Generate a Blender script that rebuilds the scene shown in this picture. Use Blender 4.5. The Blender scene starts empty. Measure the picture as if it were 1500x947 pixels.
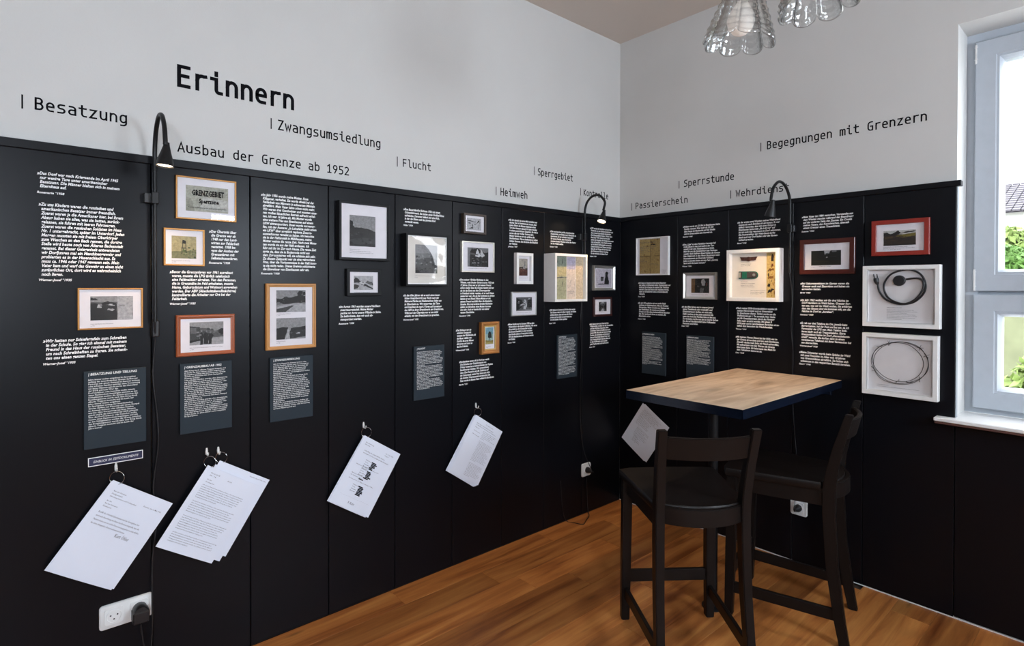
import bpy, bmesh, math, random
from mathutils import Vector, Matrix
PI = math.pi
C = bpy.context.scene.collection
SC = bpy.context.scene
# ------------------------------------------------------------------ camera
f_px, yaw, pitch, roll, pcx, pcy, CX, CY = 823.847, 0.849, -0.008, 0.002, 750.449, 426.306, 2.299, -2.965
QQ = (0.0, 0.0)
fw = Vector((-math.sin(yaw)*math.cos(pitch), math.cos(yaw)*math.cos(pitch), math.sin(pitch)))
rt = Vector((math.cos(yaw), math.sin(yaw), 0)); up = rt.cross(fw)
rt2 = math.cos(roll)*rt + math.sin(roll)*up; up2 = -math.sin(roll)*rt + math.cos(roll)*up
cd = bpy.data.cameras.new('camera'); cam = bpy.data.objects.new('camera', cd); C.objects.link(cam)
cd.sensor_fit = 'HORIZONTAL'; cd.sensor_width = 36; cd.lens = f_px/1500*36
cd.shift_x = -(pcx-750)/1500; cd.shift_y = (pcy-473.5)/1500; cd.clip_start = 0.05
R = Matrix((rt2, up2, -fw)).transposed().to_4x4()
cam.matrix_world = Matrix.Translation((CX, CY, 1.4)) @ R
SC.camera = cam
# ------------------------------------------------------------------ world, exposure, daylight, added fill lights
SC.view_settings.view_transform = 'Standard'; SC.view_settings.look = 'None'
SC.view_settings.exposure = 0.15; SC.view_settings.gamma = 1; SC.view_settings.use_curve_mapping = False
SC.cycles.max_bounces = 10; SC.cycles.diffuse_bounces = 5; SC.cycles.transparent_max_bounces = 16
SC.cycles.caustics_reflective = False; SC.cycles.caustics_refractive = False
SC.cycles.sample_clamp_indirect = 6; SC.cycles.use_denoising = True
w = bpy.data.worlds.new('sky'); SC.world = w; w.use_nodes = True
nt = w.node_tree; bg = nt.nodes['Background']
tc = nt.nodes.new('ShaderNodeTexCoord'); nz = nt.nodes.new('ShaderNodeTexNoise'); nz.inputs['Scale'].default_value = 2.0
rp = nt.nodes.new('ShaderNodeValToRGB'); rp.color_ramp.elements[0].color = (.80, .88, 1, 1); rp.color_ramp.elements[1].color = (1, 1, 1, 1)
nt.links.new(tc.outputs['Generated'], nz.inputs['Vector']); nt.links.new(nz.outputs['Fac'], rp.inputs['Fac'])
nt.links.new(rp.outputs['Color'], bg.inputs['Color']); bg.inputs['Strength'].default_value = 8.0
def area(name, loc, rot, sx, sy, power, col, portal=False):
    l = bpy.data.lights.new(name, 'AREA'); l.shape = 'RECTANGLE'; l.size = sx; l.size_y = sy; l.energy = power; l.color = col
    l.cycles.is_portal = portal
    o = bpy.data.objects.new(name, l); C.objects.link(o); o.location = loc; o.rotation_euler = rot
    return o
area('daylight_portal', (2.3, .42, 1.69), (-PI/2, 0, 0), 1.1, 1.65, 1, (1, 1, 1), True)
area('daylight_side_window', (4.46, -1.05, 1.78), (0, PI/2, 0), .88, .86, 85, (.76, .87, 1))
area('fill_light_side', (4.46, -3.92, 1.75), (0, PI/2, 0), 1.0, .95, 105, (.76, .87, 1))  # unseen fill, added to soften the ceiling lamp's shadow on the wall
area('fill_light_rear', (3.2, -4.84, 2.22), (PI/2, 0, 0), .9, .5, 22, (.84, .92, 1))  # added fill from behind the camera, no known source there

# ------------------------------------------------------------------ helpers
M1 = Matrix(((0, 0, 1, 0), (1, 0, 0, 0), (0, 1, 0, 0), (0, 0, 0, 1)))     # left wall: x=right(+Y) y=up z=out(+X)
M2 = Matrix(((1, 0, 0, 0), (0, 0, -1, 0), (0, 1, 0, 0), (0, 0, 0, 1)))    # right wall: x=right(+X) y=up z=out(-Y)
def wallm(wl, s, z, d=0.0):
    p = Vector((d, s, z)) if wl == 1 else Vector((s, -d, z))
    return Matrix.Translation(p) @ (M1 if wl == 1 else M2)
def empty(name, mat, label, cat, group=None):
    o = bpy.data.objects.new(name, None); C.objects.link(o); o.matrix_world = mat; o.empty_display_size = .05
    o['label'] = label; o['category'] = cat
    if group: o['group'] = group
    return o
def tag(o, label, cat, group=None):
    o['label'] = label; o['category'] = cat
    if group: o['group'] = group
    return o
def link(name, me, mat, parent=None, mw=None, label=None):
    if mat is not None:
        me.materials.clear()
        for m in (mat if isinstance(mat, (list, tuple)) else [mat]): me.materials.append(m)
    o = bpy.data.objects.new(name, me); C.objects.link(o)
    if parent: o.parent = parent
    if mw is not None: o.matrix_local = mw
    if label: o['label'] = label
    return o
def obj(name, bm, mat, parent=None, mw=None, label=None, smooth=None):
    me = bpy.data.meshes.new(name); bm.normal_update(); bm.to_mesh(me); bm.free()
    if smooth is not None:
        me.shade_smooth() if smooth >= 180 else None
        if smooth < 180:
            me.shade_smooth(); me.set_sharp_from_angle(angle=math.radians(smooth))
    return link(name, me, mat, parent, mw, label)
def box(bm, x0, x1, y0, y1, z0, z1, bev=0):
    r = bmesh.ops.create_cube(bm, size=1)
    vs = r['verts']
    for v in vs:
        v.co = Vector((x0+(v.co.x+.5)*(x1-x0), y0+(v.co.y+.5)*(y1-y0), z0+(v.co.z+.5)*(z1-z0)))
    if bev > 0:
        es = list({e for v in vs for e in v.link_edges})
        bmesh.ops.bevel(bm, geom=es, offset=bev, segments=1, affect='EDGES')
    return bm
def bx(*a, bev=0):
    bm = bmesh.new(); box(bm, *a, bev=bev); return bm
def loft(bm, rings, cap=True, closed=False):
    R_ = [[bm.verts.new(p) for p in r] for r in rings]; n = len(R_[0])
    rng = range(len(R_)) if closed else range(len(R_)-1)
    for i in rng:
        a, b = R_[i], R_[(i+1) % len(R_)]
        for k in range(n):
            bm.faces.new((a[k], a[(k+1) % n], b[(k+1) % n], b[k]))
    if cap and not closed:
        bm.faces.new(list(reversed(R_[0]))); bm.faces.new(R_[-1])
    bmesh.ops.recalc_face_normals(bm, faces=bm.faces[:])
    return R_
def tube(bm, pts, r, n=8, closed=False):
    pts = [Vector(p) for p in pts]; rings = []; L = len(pts); prev = None
    rr = r if isinstance(r, (list, tuple)) else [r]*L
    for i, p in enumerate(pts):
        if closed: t = (pts[(i+1) % L]-pts[i-1])
        else: t = pts[min(i+1, L-1)]-pts[max(i-1, 0)]
        t.normalize()
        if prev is None:
            a = Vector((0, 0, 1)) if abs(t.z) < .9 else Vector((1, 0, 0)); u = t.cross(a).normalized()
        else: u = (prev - t*prev.dot(t)).normalized()
        prev = u; v = t.cross(u)
        rings.append([p+(u*math.cos(2*PI*k/n)+v*math.sin(2*PI*k/n))*rr[i] for k in range(n)])
    loft(bm, rings, closed=closed)
def spline(P, m=8, closed=False):
    P = [Vector(p) for p in P]; out = []; n = len(P)
    for i in range(n if closed else n-1):
        g = (lambda k: P[k % n]) if closed else (lambda k: P[max(0, min(n-1, k))])
        a, b, c, d = g(i-1), g(i), g(i+1), g(i+2)
        for j in range(m):
            t = j/m
            out.append(.5*((2*b)+(-a+c)*t+(2*a-5*b+4*c-d)*t*t+(-a+3*b-3*c+d)*t**3))
    if not closed: out.append(P[-1])
    return out
def lathe(bm, prof, n=24, axis='Z'):
    rings = []
    for r, z in prof:
        ring = []
        for k in range(n):
            a = 2*PI*k/n
            ring.append(Vector((r*math.cos(a), r*math.sin(a), z)))
        rings.append(ring)
    loft(bm, rings)
def rectring(bm, w, h, prof):
    """mitred moulding: prof is a list of (inset, height); rectangle centred on x, y from 0 to h"""
    rings = []
    for i, d in prof:
        rings.append([Vector((-w/2+i, i, d)), Vector((w/2-i, i, d)), Vector((w/2-i, h-i, d)), Vector((-w/2+i, h-i, d))])
    Rg = [[bm.verts.new(p) for p in r] for r in rings]
    for a, b in zip(Rg, Rg[1:]+Rg[:1]):
        for k in range(4): bm.faces.new((a[k], a[(k+1) % 4], b[(k+1) % 4], b[k]))
    bmesh.ops.recalc_face_normals(bm, faces=bm.faces[:])
# ------------------------------------------------------------------ materials
def mat(name, col, rough=.5, metal=0, spec=.5, noise=None, bump=None, trans=0, coat=0, emit=None):
    m = bpy.data.materials.new(name); m.use_nodes = True; t = m.node_tree; b = t.nodes['Principled BSDF']
    b.inputs['Base Color'].default_value = (*col, 1); b.inputs['Roughness'].default_value = rough
    b.inputs['Metallic'].default_value = metal; b.inputs['Specular IOR Level'].default_value = spec
    b.inputs['Transmission Weight'].default_value = trans; b.inputs['Coat Weight'].default_value = coat
    if emit: b.inputs['Emission Color'].default_value = (*emit[0], 1); b.inputs['Emission Strength'].default_value = emit[1]
    tc = t.nodes.new('ShaderNodeTexCoord')
    amt, sc_ = noise if noise else (.06, 30)
    n = t.nodes.new('ShaderNodeTexNoise'); n.inputs['Scale'].default_value = sc_; n.inputs['Detail'].default_value = 4
    t.links.new(tc.outputs['Object'], n.inputs['Vector'])
    mr = t.nodes.new('ShaderNodeMapRange'); mr.inputs[3].default_value = 1-amt; mr.inputs[4].default_value = 1+amt
    t.links.new(n.outputs['Fac'], mr.inputs[0])
    mx = t.nodes.new('ShaderNodeMix'); mx.data_type = 'RGBA'; mx.blend_type = 'MULTIPLY'; mx.inputs['Factor'].default_value = 1
    mx.inputs['A'].default_value = (*col, 1); t.links.new(mr.outputs[0], mx.inputs['B']); t.links.new(mx.outputs['Result'], b.inputs['Base Color'])
    if bump:
        n2 = t.nodes.new('ShaderNodeTexNoise'); n2.inputs['Scale'].default_value = bump[1]; n2.inputs['Detail'].default_value = 3
        t.links.new(tc.outputs['Object'], n2.inputs['Vector'])
        bp = t.nodes.new('ShaderNodeBump'); bp.inputs['Strength'].default_value = bump[0]; bp.inputs['Distance'].default_value = .002
        t.links.new(n2.outputs['Fac'], bp.inputs['Height']); t.links.new(bp.outputs['Normal'], b.inputs['Normal'])
    return m
def glassy(name, rough=0.0, bump=None, ior=1.5, tint=(1, 1, 1)):
    m = bpy.data.materials.new(name); m.use_nodes = True; t = m.node_tree; t.nodes.clear()
    o = t.nodes.new('ShaderNodeOutputMaterial'); mx = t.nodes.new('ShaderNodeMixShader')
    tr = t.nodes.new('ShaderNodeBsdfTransparent'); tr.inputs[0].default_value = (*tint, 1)
    gl = t.nodes.new('ShaderNodeBsdfGlossy'); gl.inputs['Roughness'].default_value = rough
    fr = t.nodes.new('ShaderNodeFresnel')
    ge = t.nodes.new('ShaderNodeNewGeometry'); mi = t.nodes.new('ShaderNodeMapRange'); mi.inputs[3].default_value = ior; mi.inputs[4].default_value = 1/ior
    t.links.new(ge.outputs['Backfacing'], mi.inputs[0]); t.links.new(mi.outputs[0], fr.inputs['IOR'])   # same sheet of glass from either side
    t.links.new(fr.outputs[0], mx.inputs[0]); t.links.new(tr.outputs[0], mx.inputs[1]); t.links.new(gl.outputs[0], mx.inputs[2])
    t.links.new(mx.outputs[0], o.inputs[0])
    if bump:
        tc = t.nodes.new('ShaderNodeTexCoord'); n2 = t.nodes.new('ShaderNodeTexNoise'); n2.inputs['Scale'].default_value = bump[1]; n2.inputs['Detail'].default_value = 0
        t.links.new(tc.outputs['Object'], n2.inputs['Vector'])
        bp = t.nodes.new('ShaderNodeBump'); bp.inputs['Strength'].default_value = bump[0]; bp.inputs['Distance'].default_value = bump[2]
        t.links.new(n2.outputs['Fac'], bp.inputs['Height']); t.links.new(bp.outputs['Normal'], gl.inputs['Normal']); t.links.new(bp.outputs['Normal'], fr.inputs['Normal'])
    return m
def printmat():
    m = bpy.data.materials.new('photo_paper'); m.use_nodes = True; t = m.node_tree; b = t.nodes['Principled BSDF']; b.inputs['Roughness'].default_value = .6
    a = t.nodes.new('ShaderNodeAttribute'); a.attribute_name = 'Col'
    tc = t.nodes.new('ShaderNodeTexCoord'); n = t.nodes.new('ShaderNodeTexNoise'); n.inputs['Scale'].default_value = 110; n.inputs['Detail'].default_value = 5; n.inputs['Roughness'].default_value = .7
    t.links.new(tc.outputs['Object'], n.inputs['Vector'])
    mr = t.nodes.new('ShaderNodeMapRange'); mr.inputs[1].default_value = .3; mr.inputs[2].default_value = .7; mr.inputs[3].default_value = .68; mr.inputs[4].default_value = 1.32
    t.links.new(n.outputs['Fac'], mr.inputs[0])
    mx = t.nodes.new('ShaderNodeMix'); mx.data_type = 'RGBA'; mx.blend_type = 'MULTIPLY'; mx.inputs['Factor'].default_value = 1
    t.links.new(a.outputs['Color'], mx.inputs['A']); t.links.new(mr.outputs[0], mx.inputs['B']); t.links.new(mx.outputs['Result'], b.inputs['Base Color'])
    return m
def floormat():
    m = bpy.data.materials.new('oak_laminate'); m.use_nodes = True; t = m.node_tree; b = t.nodes['Principled BSDF']
    N = t.nodes.new; L = t.links.new
    g = N('ShaderNodeNewGeometry'); oi = N('ShaderNodeObjectInfo')
    mul = N('ShaderNodeMath'); mul.operation = 'MULTIPLY'; mul.inputs[1].default_value = 37; L(oi.outputs['Random'], mul.inputs[0])
    cmb = N('ShaderNodeCombineXYZ'); L(mul.outputs[0], cmb.inputs[2]); L(mul.outputs[0], cmb.inputs[1])
    add = N('ShaderNodeVectorMath'); L(g.outputs['Position'], add.inputs[0]); L(cmb.outputs[0], add.inputs[1])
    mp = N('ShaderNodeMapping'); mp.inputs['Scale'].default_value = (16, 1.1, 1); L(add.outputs[0], mp.inputs[0])
    n1 = N('ShaderNodeTexNoise'); n1.inputs['Scale'].default_value = 1.2; n1.inputs['Detail'].default_value = 8; n1.inputs['Roughness'].default_value = .62; n1.inputs['Distortion'].default_value = .5; L(mp.outputs[0], n1.inputs['Vector'])
    r1 = N('ShaderNodeValToRGB'); e = r1.color_ramp.elements
    e[0].position = .28; e[0].color = (.15, .038, .009, 1); e[1].position = .78; e[1].color = (.56, .26, .075, 1)
    k = e.new(.5); k.color = (.36, .13, .033, 1); L(n1.outputs['Fac'], r1.inputs[0])
    hs = N('ShaderNodeHueSaturation'); L(r1.outputs[0], hs.inputs['Color'])
    mr = N('ShaderNodeMapRange'); mr.inputs[3].default_value = .78; mr.inputs[4].default_value = 1.28; L(oi.outputs['Random'], mr.inputs[0]); L(mr.outputs[0], hs.inputs['Value'])
    mp2 = N('ShaderNodeMapping'); mp2.inputs['Scale'].default_value = (8, 2.0, 1); L(add.outputs[0], mp2.inputs[0])
    v = N('ShaderNodeTexVoronoi'); v.inputs['Scale'].default_value = 1.0; L(mp2.outputs[0], v.inputs['Vector'])
    rk = N('ShaderNodeMapRange'); rk.inputs[1].default_value = .02; rk.inputs[2].default_value = .10; rk.inputs[3].default_value = .45; rk.inputs[4].default_value = 1; L(v.outputs['Distance'], rk.inputs[0])
    mx = N('ShaderNodeMix'); mx.data_type = 'RGBA'; mx.blend_type = 'MULTIPLY'; mx.inputs['Factor'].default_value = 1
    L(hs.outputs[0], mx.inputs['A']); L(rk.outputs[0], mx.inputs['B']); L(mx.outputs['Result'], b.inputs['Base Color'])
    b.inputs['Roughness'].default_value = .38; b.inputs['Specular IOR Level'].default_value = .5
    bp = N('ShaderNodeBump'); bp.inputs['Strength'].default_value = .12; bp.inputs['Distance'].default_value = .001; L(n1.outputs['Fac'], bp.inputs['Height']); L(bp.outputs[0], b.inputs['Normal'])
    return m
def tabletopmat():
    m = bpy.data.materials.new('light_oak'); m.use_nodes = True; t = m.node_tree; b = t.nodes['Principled BSDF']
    N = t.nodes.new; L = t.links.new
    tc = N('ShaderNodeTexCoord'); mp = N('ShaderNodeMapping'); mp.inputs['Scale'].default_value = (11, 1.6, 1); L(tc.outputs['Object'], mp.inputs[0])
    n1 = N('ShaderNodeTexNoise'); n1.inputs['Scale'].default_value = 1.6; n1.inputs['Detail'].default_value = 7; n1.inputs['Distortion'].default_value = 1.2; L(mp.outputs[0], n1.inputs['Vector'])
    r1 = N('ShaderNodeValToRGB'); e = r1.color_ramp.elements; e[0].position = .3; e[0].color = (.44, .30, .19, 1); e[1].position = .62; e[1].color = (.68, .52, .37, 1)
    L(n1.outputs['Fac'], r1.inputs[0])
    mp2 = N('ShaderNodeMapping'); mp2.inputs['Scale'].default_value = (4.5, 1.5, 1); mp2.inputs['Location'].default_value = (.3, .1, 0); L(tc.outputs['Object'], mp2.inputs[0])
    v = N('ShaderNodeTexVoronoi'); v.inputs['Scale'].default_value = 1.1; L(mp2.outputs[0], v.inputs['Vector'])
    rk = N('ShaderNodeMapRange'); rk.inputs[1].default_value = .02; rk.inputs[2].default_value = .16; rk.inputs[3].default_value = .5; rk.inputs[4].default_value = 1; L(v.outputs['Distance'], rk.inputs[0])
    mx = N('ShaderNodeMix'); mx.data_type = 'RGBA'; mx.blend_type = 'MULTIPLY'; mx.inputs['Factor'].default_value = 1
    L(r1.outputs[0], mx.inputs['A']); L(rk.outputs[0], mx.inputs['B']); L(mx.outputs['Result'], b.inputs['Base Color'])
    b.inputs['Roughness'].default_value = .5
    return m
PLASTER = mat('white_plaster', (.60, .595, .58), .95, spec=.2, noise=(.03, 5), bump=(.25, 160))
CEIL = mat('ceiling_paint', (.62, .555, .50), .95, spec=.2, noise=(.02, 3), bump=(.2, 120))
BLACK = mat('black_satin_paint', (.0038, .0042, .0062), .33, spec=.20, noise=(.12, 3), bump=(.05, 300))
LIT_EDGE = mat('window_lit_edge', (.30, .33, .35), .6)  # window light on the panel end, painted in as grey
WTEXT = mat('white_vinyl', (.90, .90, .90), .6)
BTEXT = mat('black_vinyl', (.004, .004, .006), .8, spec=.1)
BOARD = mat('slate_board', (.020, .030, .040), .55, spec=.2, noise=(.06, 12))
NAVY = mat('navy_plate', (.012, .016, .06), .5)
GREYT = mat('white_print', (.72, .74, .74), .6)
GOLD = mat('gilt_frame', (.42, .20, .055), .38, metal=.6, noise=(.2, 20))
OAKF = mat('golden_wood_frame', (.52, .25, .075), .38, noise=(.15, 30))
BROWNF = mat('red_brown_wood_frame', (.30, .075, .022), .32, noise=(.2, 25))
BLACKF = mat('black_frame', (.006, .006, .007), .4, spec=.2)
DBROWN = mat('dark_walnut_frame', (.045, .028, .018), .35, noise=(.2, 25))
SILVER = mat('silver_frame', (.62, .62, .60), .28, metal=.85)
CHAMP = mat('champagne_frame', (.66, .63, .55), .28, metal=.6)
WHITEF = mat('white_lacquer', (.82, .82, .81), .4)
DRED = mat('dark_mahogany_frame', (.062, .010, .006), .3, noise=(.2, 25))
RED = mat('red_stained_frame', (.25, .022, .013), .35, noise=(.15, 25))
MATB = mat('mat_board', (.74, .72, .76), .9)
CREAM = mat('cream_backing', (.76, .72, .66), .9)
INK = mat('grey_ink', (.10, .10, .12), .8)
PAPER = mat('typing_paper', (.74, .79, .90), .85, noise=(.02, 10))
PAPEREDGE = PAPER
PRINT = printmat()
PGLASS = glassy('picture_glass', 0, None, 1.36)
WARPG = glassy('warped_acrylic', .05, (1.0, 9, .012), 1.8)
WGLASS = glassy('window_glass', 0, None, 1.5)
CHROME = mat('chrome_wire', (.7, .7, .7), .18, metal=1)
WPLAST = mat('white_plastic', (.78, .80, .80), .35)
BPLAST = mat('black_plastic', (.012, .012, .014), .4)
METALB = mat('black_lamp_metal', (.008, .008, .009), .4, spec=.3)
CHAIRM = mat('black_brown_wood', (.0085, .006, .0053), .40, spec=.2, noise=(.15, 20))
TBLACK = mat('table_black_edge', (.004, .007, .016), .16)
UPVC = mat('white_window_frame', (.44, .48, .53), .4)
OAK = tabletopmat(); FLOOR = floormat()
GLOW = mat('lamp_glow', (1, .9, .75), .5, emit=((1, .80, .58), 14))
OPAL = mat('opal_bulb', (.85, .80, .76), .35, emit=((1, .90, .82), .25))
def pressed_glass():
    m = bpy.data.materials.new('pressed_glass'); m.use_nodes = True; t = m.node_tree; t.nodes.clear(); N = t.nodes.new; L = t.links.new
    o = N('ShaderNodeOutputMaterial'); mx = N('ShaderNodeMixShader'); tr = N('ShaderNodeBsdfTransparent'); gl = N('ShaderNodeBsdfGlossy'); gl.inputs['Roughness'].default_value = .03
    lw = N('ShaderNodeLayerWeight'); lw.inputs['Blend'].default_value = .55
    cr = N('ShaderNodeValToRGB'); e = cr.color_ramp.elements; e[0].position = .25; e[0].color = (.97, .98, .98, 1); e[1].position = .95; e[1].color = (.30, .32, .33, 1)
    fr = N('ShaderNodeMapRange'); fr.inputs[1].default_value = .1; fr.inputs[2].default_value = 1; fr.inputs[3].default_value = .10; fr.inputs[4].default_value = .75
    tc = N('ShaderNodeTexCoord'); n2 = N('ShaderNodeTexNoise'); n2.inputs['Scale'].default_value = 55
    bp = N('ShaderNodeBump'); bp.inputs['Strength'].default_value = .45; bp.inputs['Distance'].default_value = .003
    L(tc.outputs['Object'], n2.inputs['Vector']); L(n2.outputs['Fac'], bp.inputs['Height'])
    for k in (lw, gl): L(bp.outputs['Normal'], k.inputs['Normal'])
    L(lw.outputs['Facing'], cr.inputs[0]); L(cr.outputs[0], tr.inputs[0]); L(lw.outputs['Facing'], fr.inputs[0]); L(fr.outputs[0], mx.inputs[0])
    L(tr.outputs[0], mx.inputs[1]); L(gl.outputs[0], mx.inputs[2]); L(mx.outputs[0], o.inputs[0])
    return m
SGLASS = pressed_glass()
# ------------------------------------------------------------------ lettering
def text_mesh(body, size, res=2, bold=0.0, shear=0.0, lh=None, sx=1.0, align='LEFT', spacing=1.0, wspace=1.0):
    c = bpy.data.curves.new('lettering', 'FONT'); c.body = body; c.size = size; c.resolution_u = res
    c.offset = bold*size; c.shear = shear; c.align_x = align; c.space_character = spacing; c.space_word = wspace
    if lh: c.space_line = lh/size
    c.fill_mode = 'FRONT'
    o = bpy.data.objects.new('lettering', c); C.objects.link(o)
    dg = bpy.context.evaluated_depsgraph_get()
    me = bpy.data.meshes.new_from_object(o.evaluated_get(dg))
    bpy.data.objects.remove(o); bpy.data.curves.remove(c)
    if sx != 1: me.transform(Matrix.Scale(sx, 4, (1, 0, 0)))
    return me
def mesh_w(me):
    xs = [v.co.x for v in me.vertices]
    return (min(xs), max(xs)) if xs else (0, 1)
def fit_text(body, width, size, lh=None, **kw):
    me = text_mesh(body, size, lh=lh, **kw); a, b = mesh_w(me)
    me.transform(Matrix.Scale(width/(b-a), 4, (1, 0, 0))); return me
FR = {
 'tank': (1, 0.012, -2.8199, -2.6406, 1.2548, 1.3917),
 'sign': (1, 0.012, -2.542, -2.3415, 1.6392, 1.7935),
 'tower': (1, 0.012, -2.5791, -2.4493, 1.4708, 1.6041),
 'men': (1, 0.015, -2.5417, -2.3483, 1.145, 1.2938),
 'road': (1, 0.018, -2.2349, -2.0369, 1.1462, 1.409),
 'hill': (1, 0.035, -1.9449, -1.7062, 1.5115, 1.7639),
 'snow': (1, 0.02, -1.9031, -1.7396, 1.3567, 1.4755),
 'warp': (1, 0.05, -1.6307, -1.3973, 1.4004, 1.6433),
 'sketch': (1, 0.025, -1.2855, -1.1422, 1.6659, 1.7686),
 'tent': (1, 0.018, -1.2922, -1.0812, 1.4713, 1.6288),
 'tree': (1, 0.025, -1.1703, -1.0512, 1.0473, 1.214),
 'shed': (1, 0.025, -0.9299, -0.8064, 1.4125, 1.583),
 'people': (1, 0.012, -0.9538, -0.7684, 1.2373, 1.3702),
 'docs': (1, 0.09, -0.7001, -0.4267, 1.3123, 1.5875),
 'child': (1, 0.015, -0.281, -0.0714, 1.3738, 1.5323),
 'gorge': (1, 0.012, -0.2752, -0.0957, 1.212, 1.3318),
 'pass': (2, 0.02, 0.1376, 0.3738, 1.4706, 1.7058),
 'face': (2, 0.015, 0.4713, 0.6815, 1.3264, 1.4816),
 'medal': (2, 0.05, 0.7615, 1.0453, 1.323, 1.5994),
 'gate': (2, 0.015, 1.1308, 1.3778, 1.463, 1.6343),
 'heath': (2, 0.018, 1.447, 1.6665, 1.5417, 1.7019),
 'plug': (2, 0.04, 1.4196, 1.709, 1.221, 1.4963),
 'wire': (2, 0.04, 1.4192, 1.7037, 0.9113, 1.1902),
 'b1': (1, 0.01, -2.8018, -2.6349, 0.8635, 1.1188),
 'b2': (1, 0.01, -2.5285, -2.3598, 0.8659, 1.1196),
 'b3': (1, 0.01, -2.2185, -2.0485, 0.8607, 1.1157),
 'b4': (1, 0.01, -1.5686, -1.3905, 0.8587, 1.1145),
 'b5': (1, 0.01, -0.5995, -0.4251, 0.8568, 1.1129),
 'b6': (2, 0.01, 0.172, 0.3591, 0.8552, 1.1157),
 'b7': (2, 0.01, 0.4888, 0.669, 0.8622, 1.1145),
 'plate': (1, 0.006, -2.7933, -2.6415, 0.8048, 0.833),
 'so1': (1, 0.01, -2.765, -2.6153, 0.2509, 0.3328),
 'so2': (1, 0.01, -0.3785, -0.2939, 0.2307, 0.3103),
 'so3': (2, 0.01, 1.0877, 1.1731, 0.247, 0.3228),
}
HD = [
 ('Erinnern', 1, -2.5289, -2.1134, 2.1241, 0.0686, None),  # endz 2.1341
 ('Besatzung', 1, -2.9223, -2.6805, 1.9560, 0.0342, (-2.9513, 1.9498, 1.9938)),  # endz 1.9621
 ('Zwangsumsiedlung', 1, -2.1761, -1.7217, 2.0300, 0.0361, (-2.2026, 2.0261, 2.0695)),  # endz 2.0477
 ('Ausbau der Grenze ab 1952', 1, -2.5285, -1.8734, 1.8857, 0.0324, None),  # endz 1.8963
 ('Flucht', 1, -1.6064, -1.4498, 1.9625, 0.0329, (-1.6347, 1.9565, 2.0035)),  # endz 1.9643
 ('Heimweh', 1, -1.0058, -0.8088, 1.8936, 0.0364, (-1.0365, 1.8884, 1.9344)),  # endz 1.8971
 ('Sperrgebiet', 1, -0.7272, -0.4324, 2.0390, 0.0358, (-0.756, 2.0329, 2.0817)),  # endz 2.0435
 ('Kontrolle', 1, -0.3332, -0.0956, 1.9650, 0.0354, (-0.3618, 1.9606, 2.0054)),  # endz 1.9697
 ('Passierschein', 2, 0.1020, 0.4762, 1.9015, 0.0347, (0.0724, 1.8925, 1.9394)),  # endz 1.8953
 ('Sperrstunde', 2, 0.4511, 0.7637, 1.9973, 0.0366, (0.4186, 1.9901, 2.036)),  # endz 1.9968
 ('Wehrdienst', 2, 0.7753, 1.0611, 1.8989, 0.0336, (0.7453, 1.8918, 1.9374)),  # endz 1.9046
 ('Begegnungen mit Grenzern', 2, 0.9454, 1.6451, 2.1321, 0.0376, (0.9134, 2.1247, 2.1714)),  # endz 2.1302
]
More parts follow.
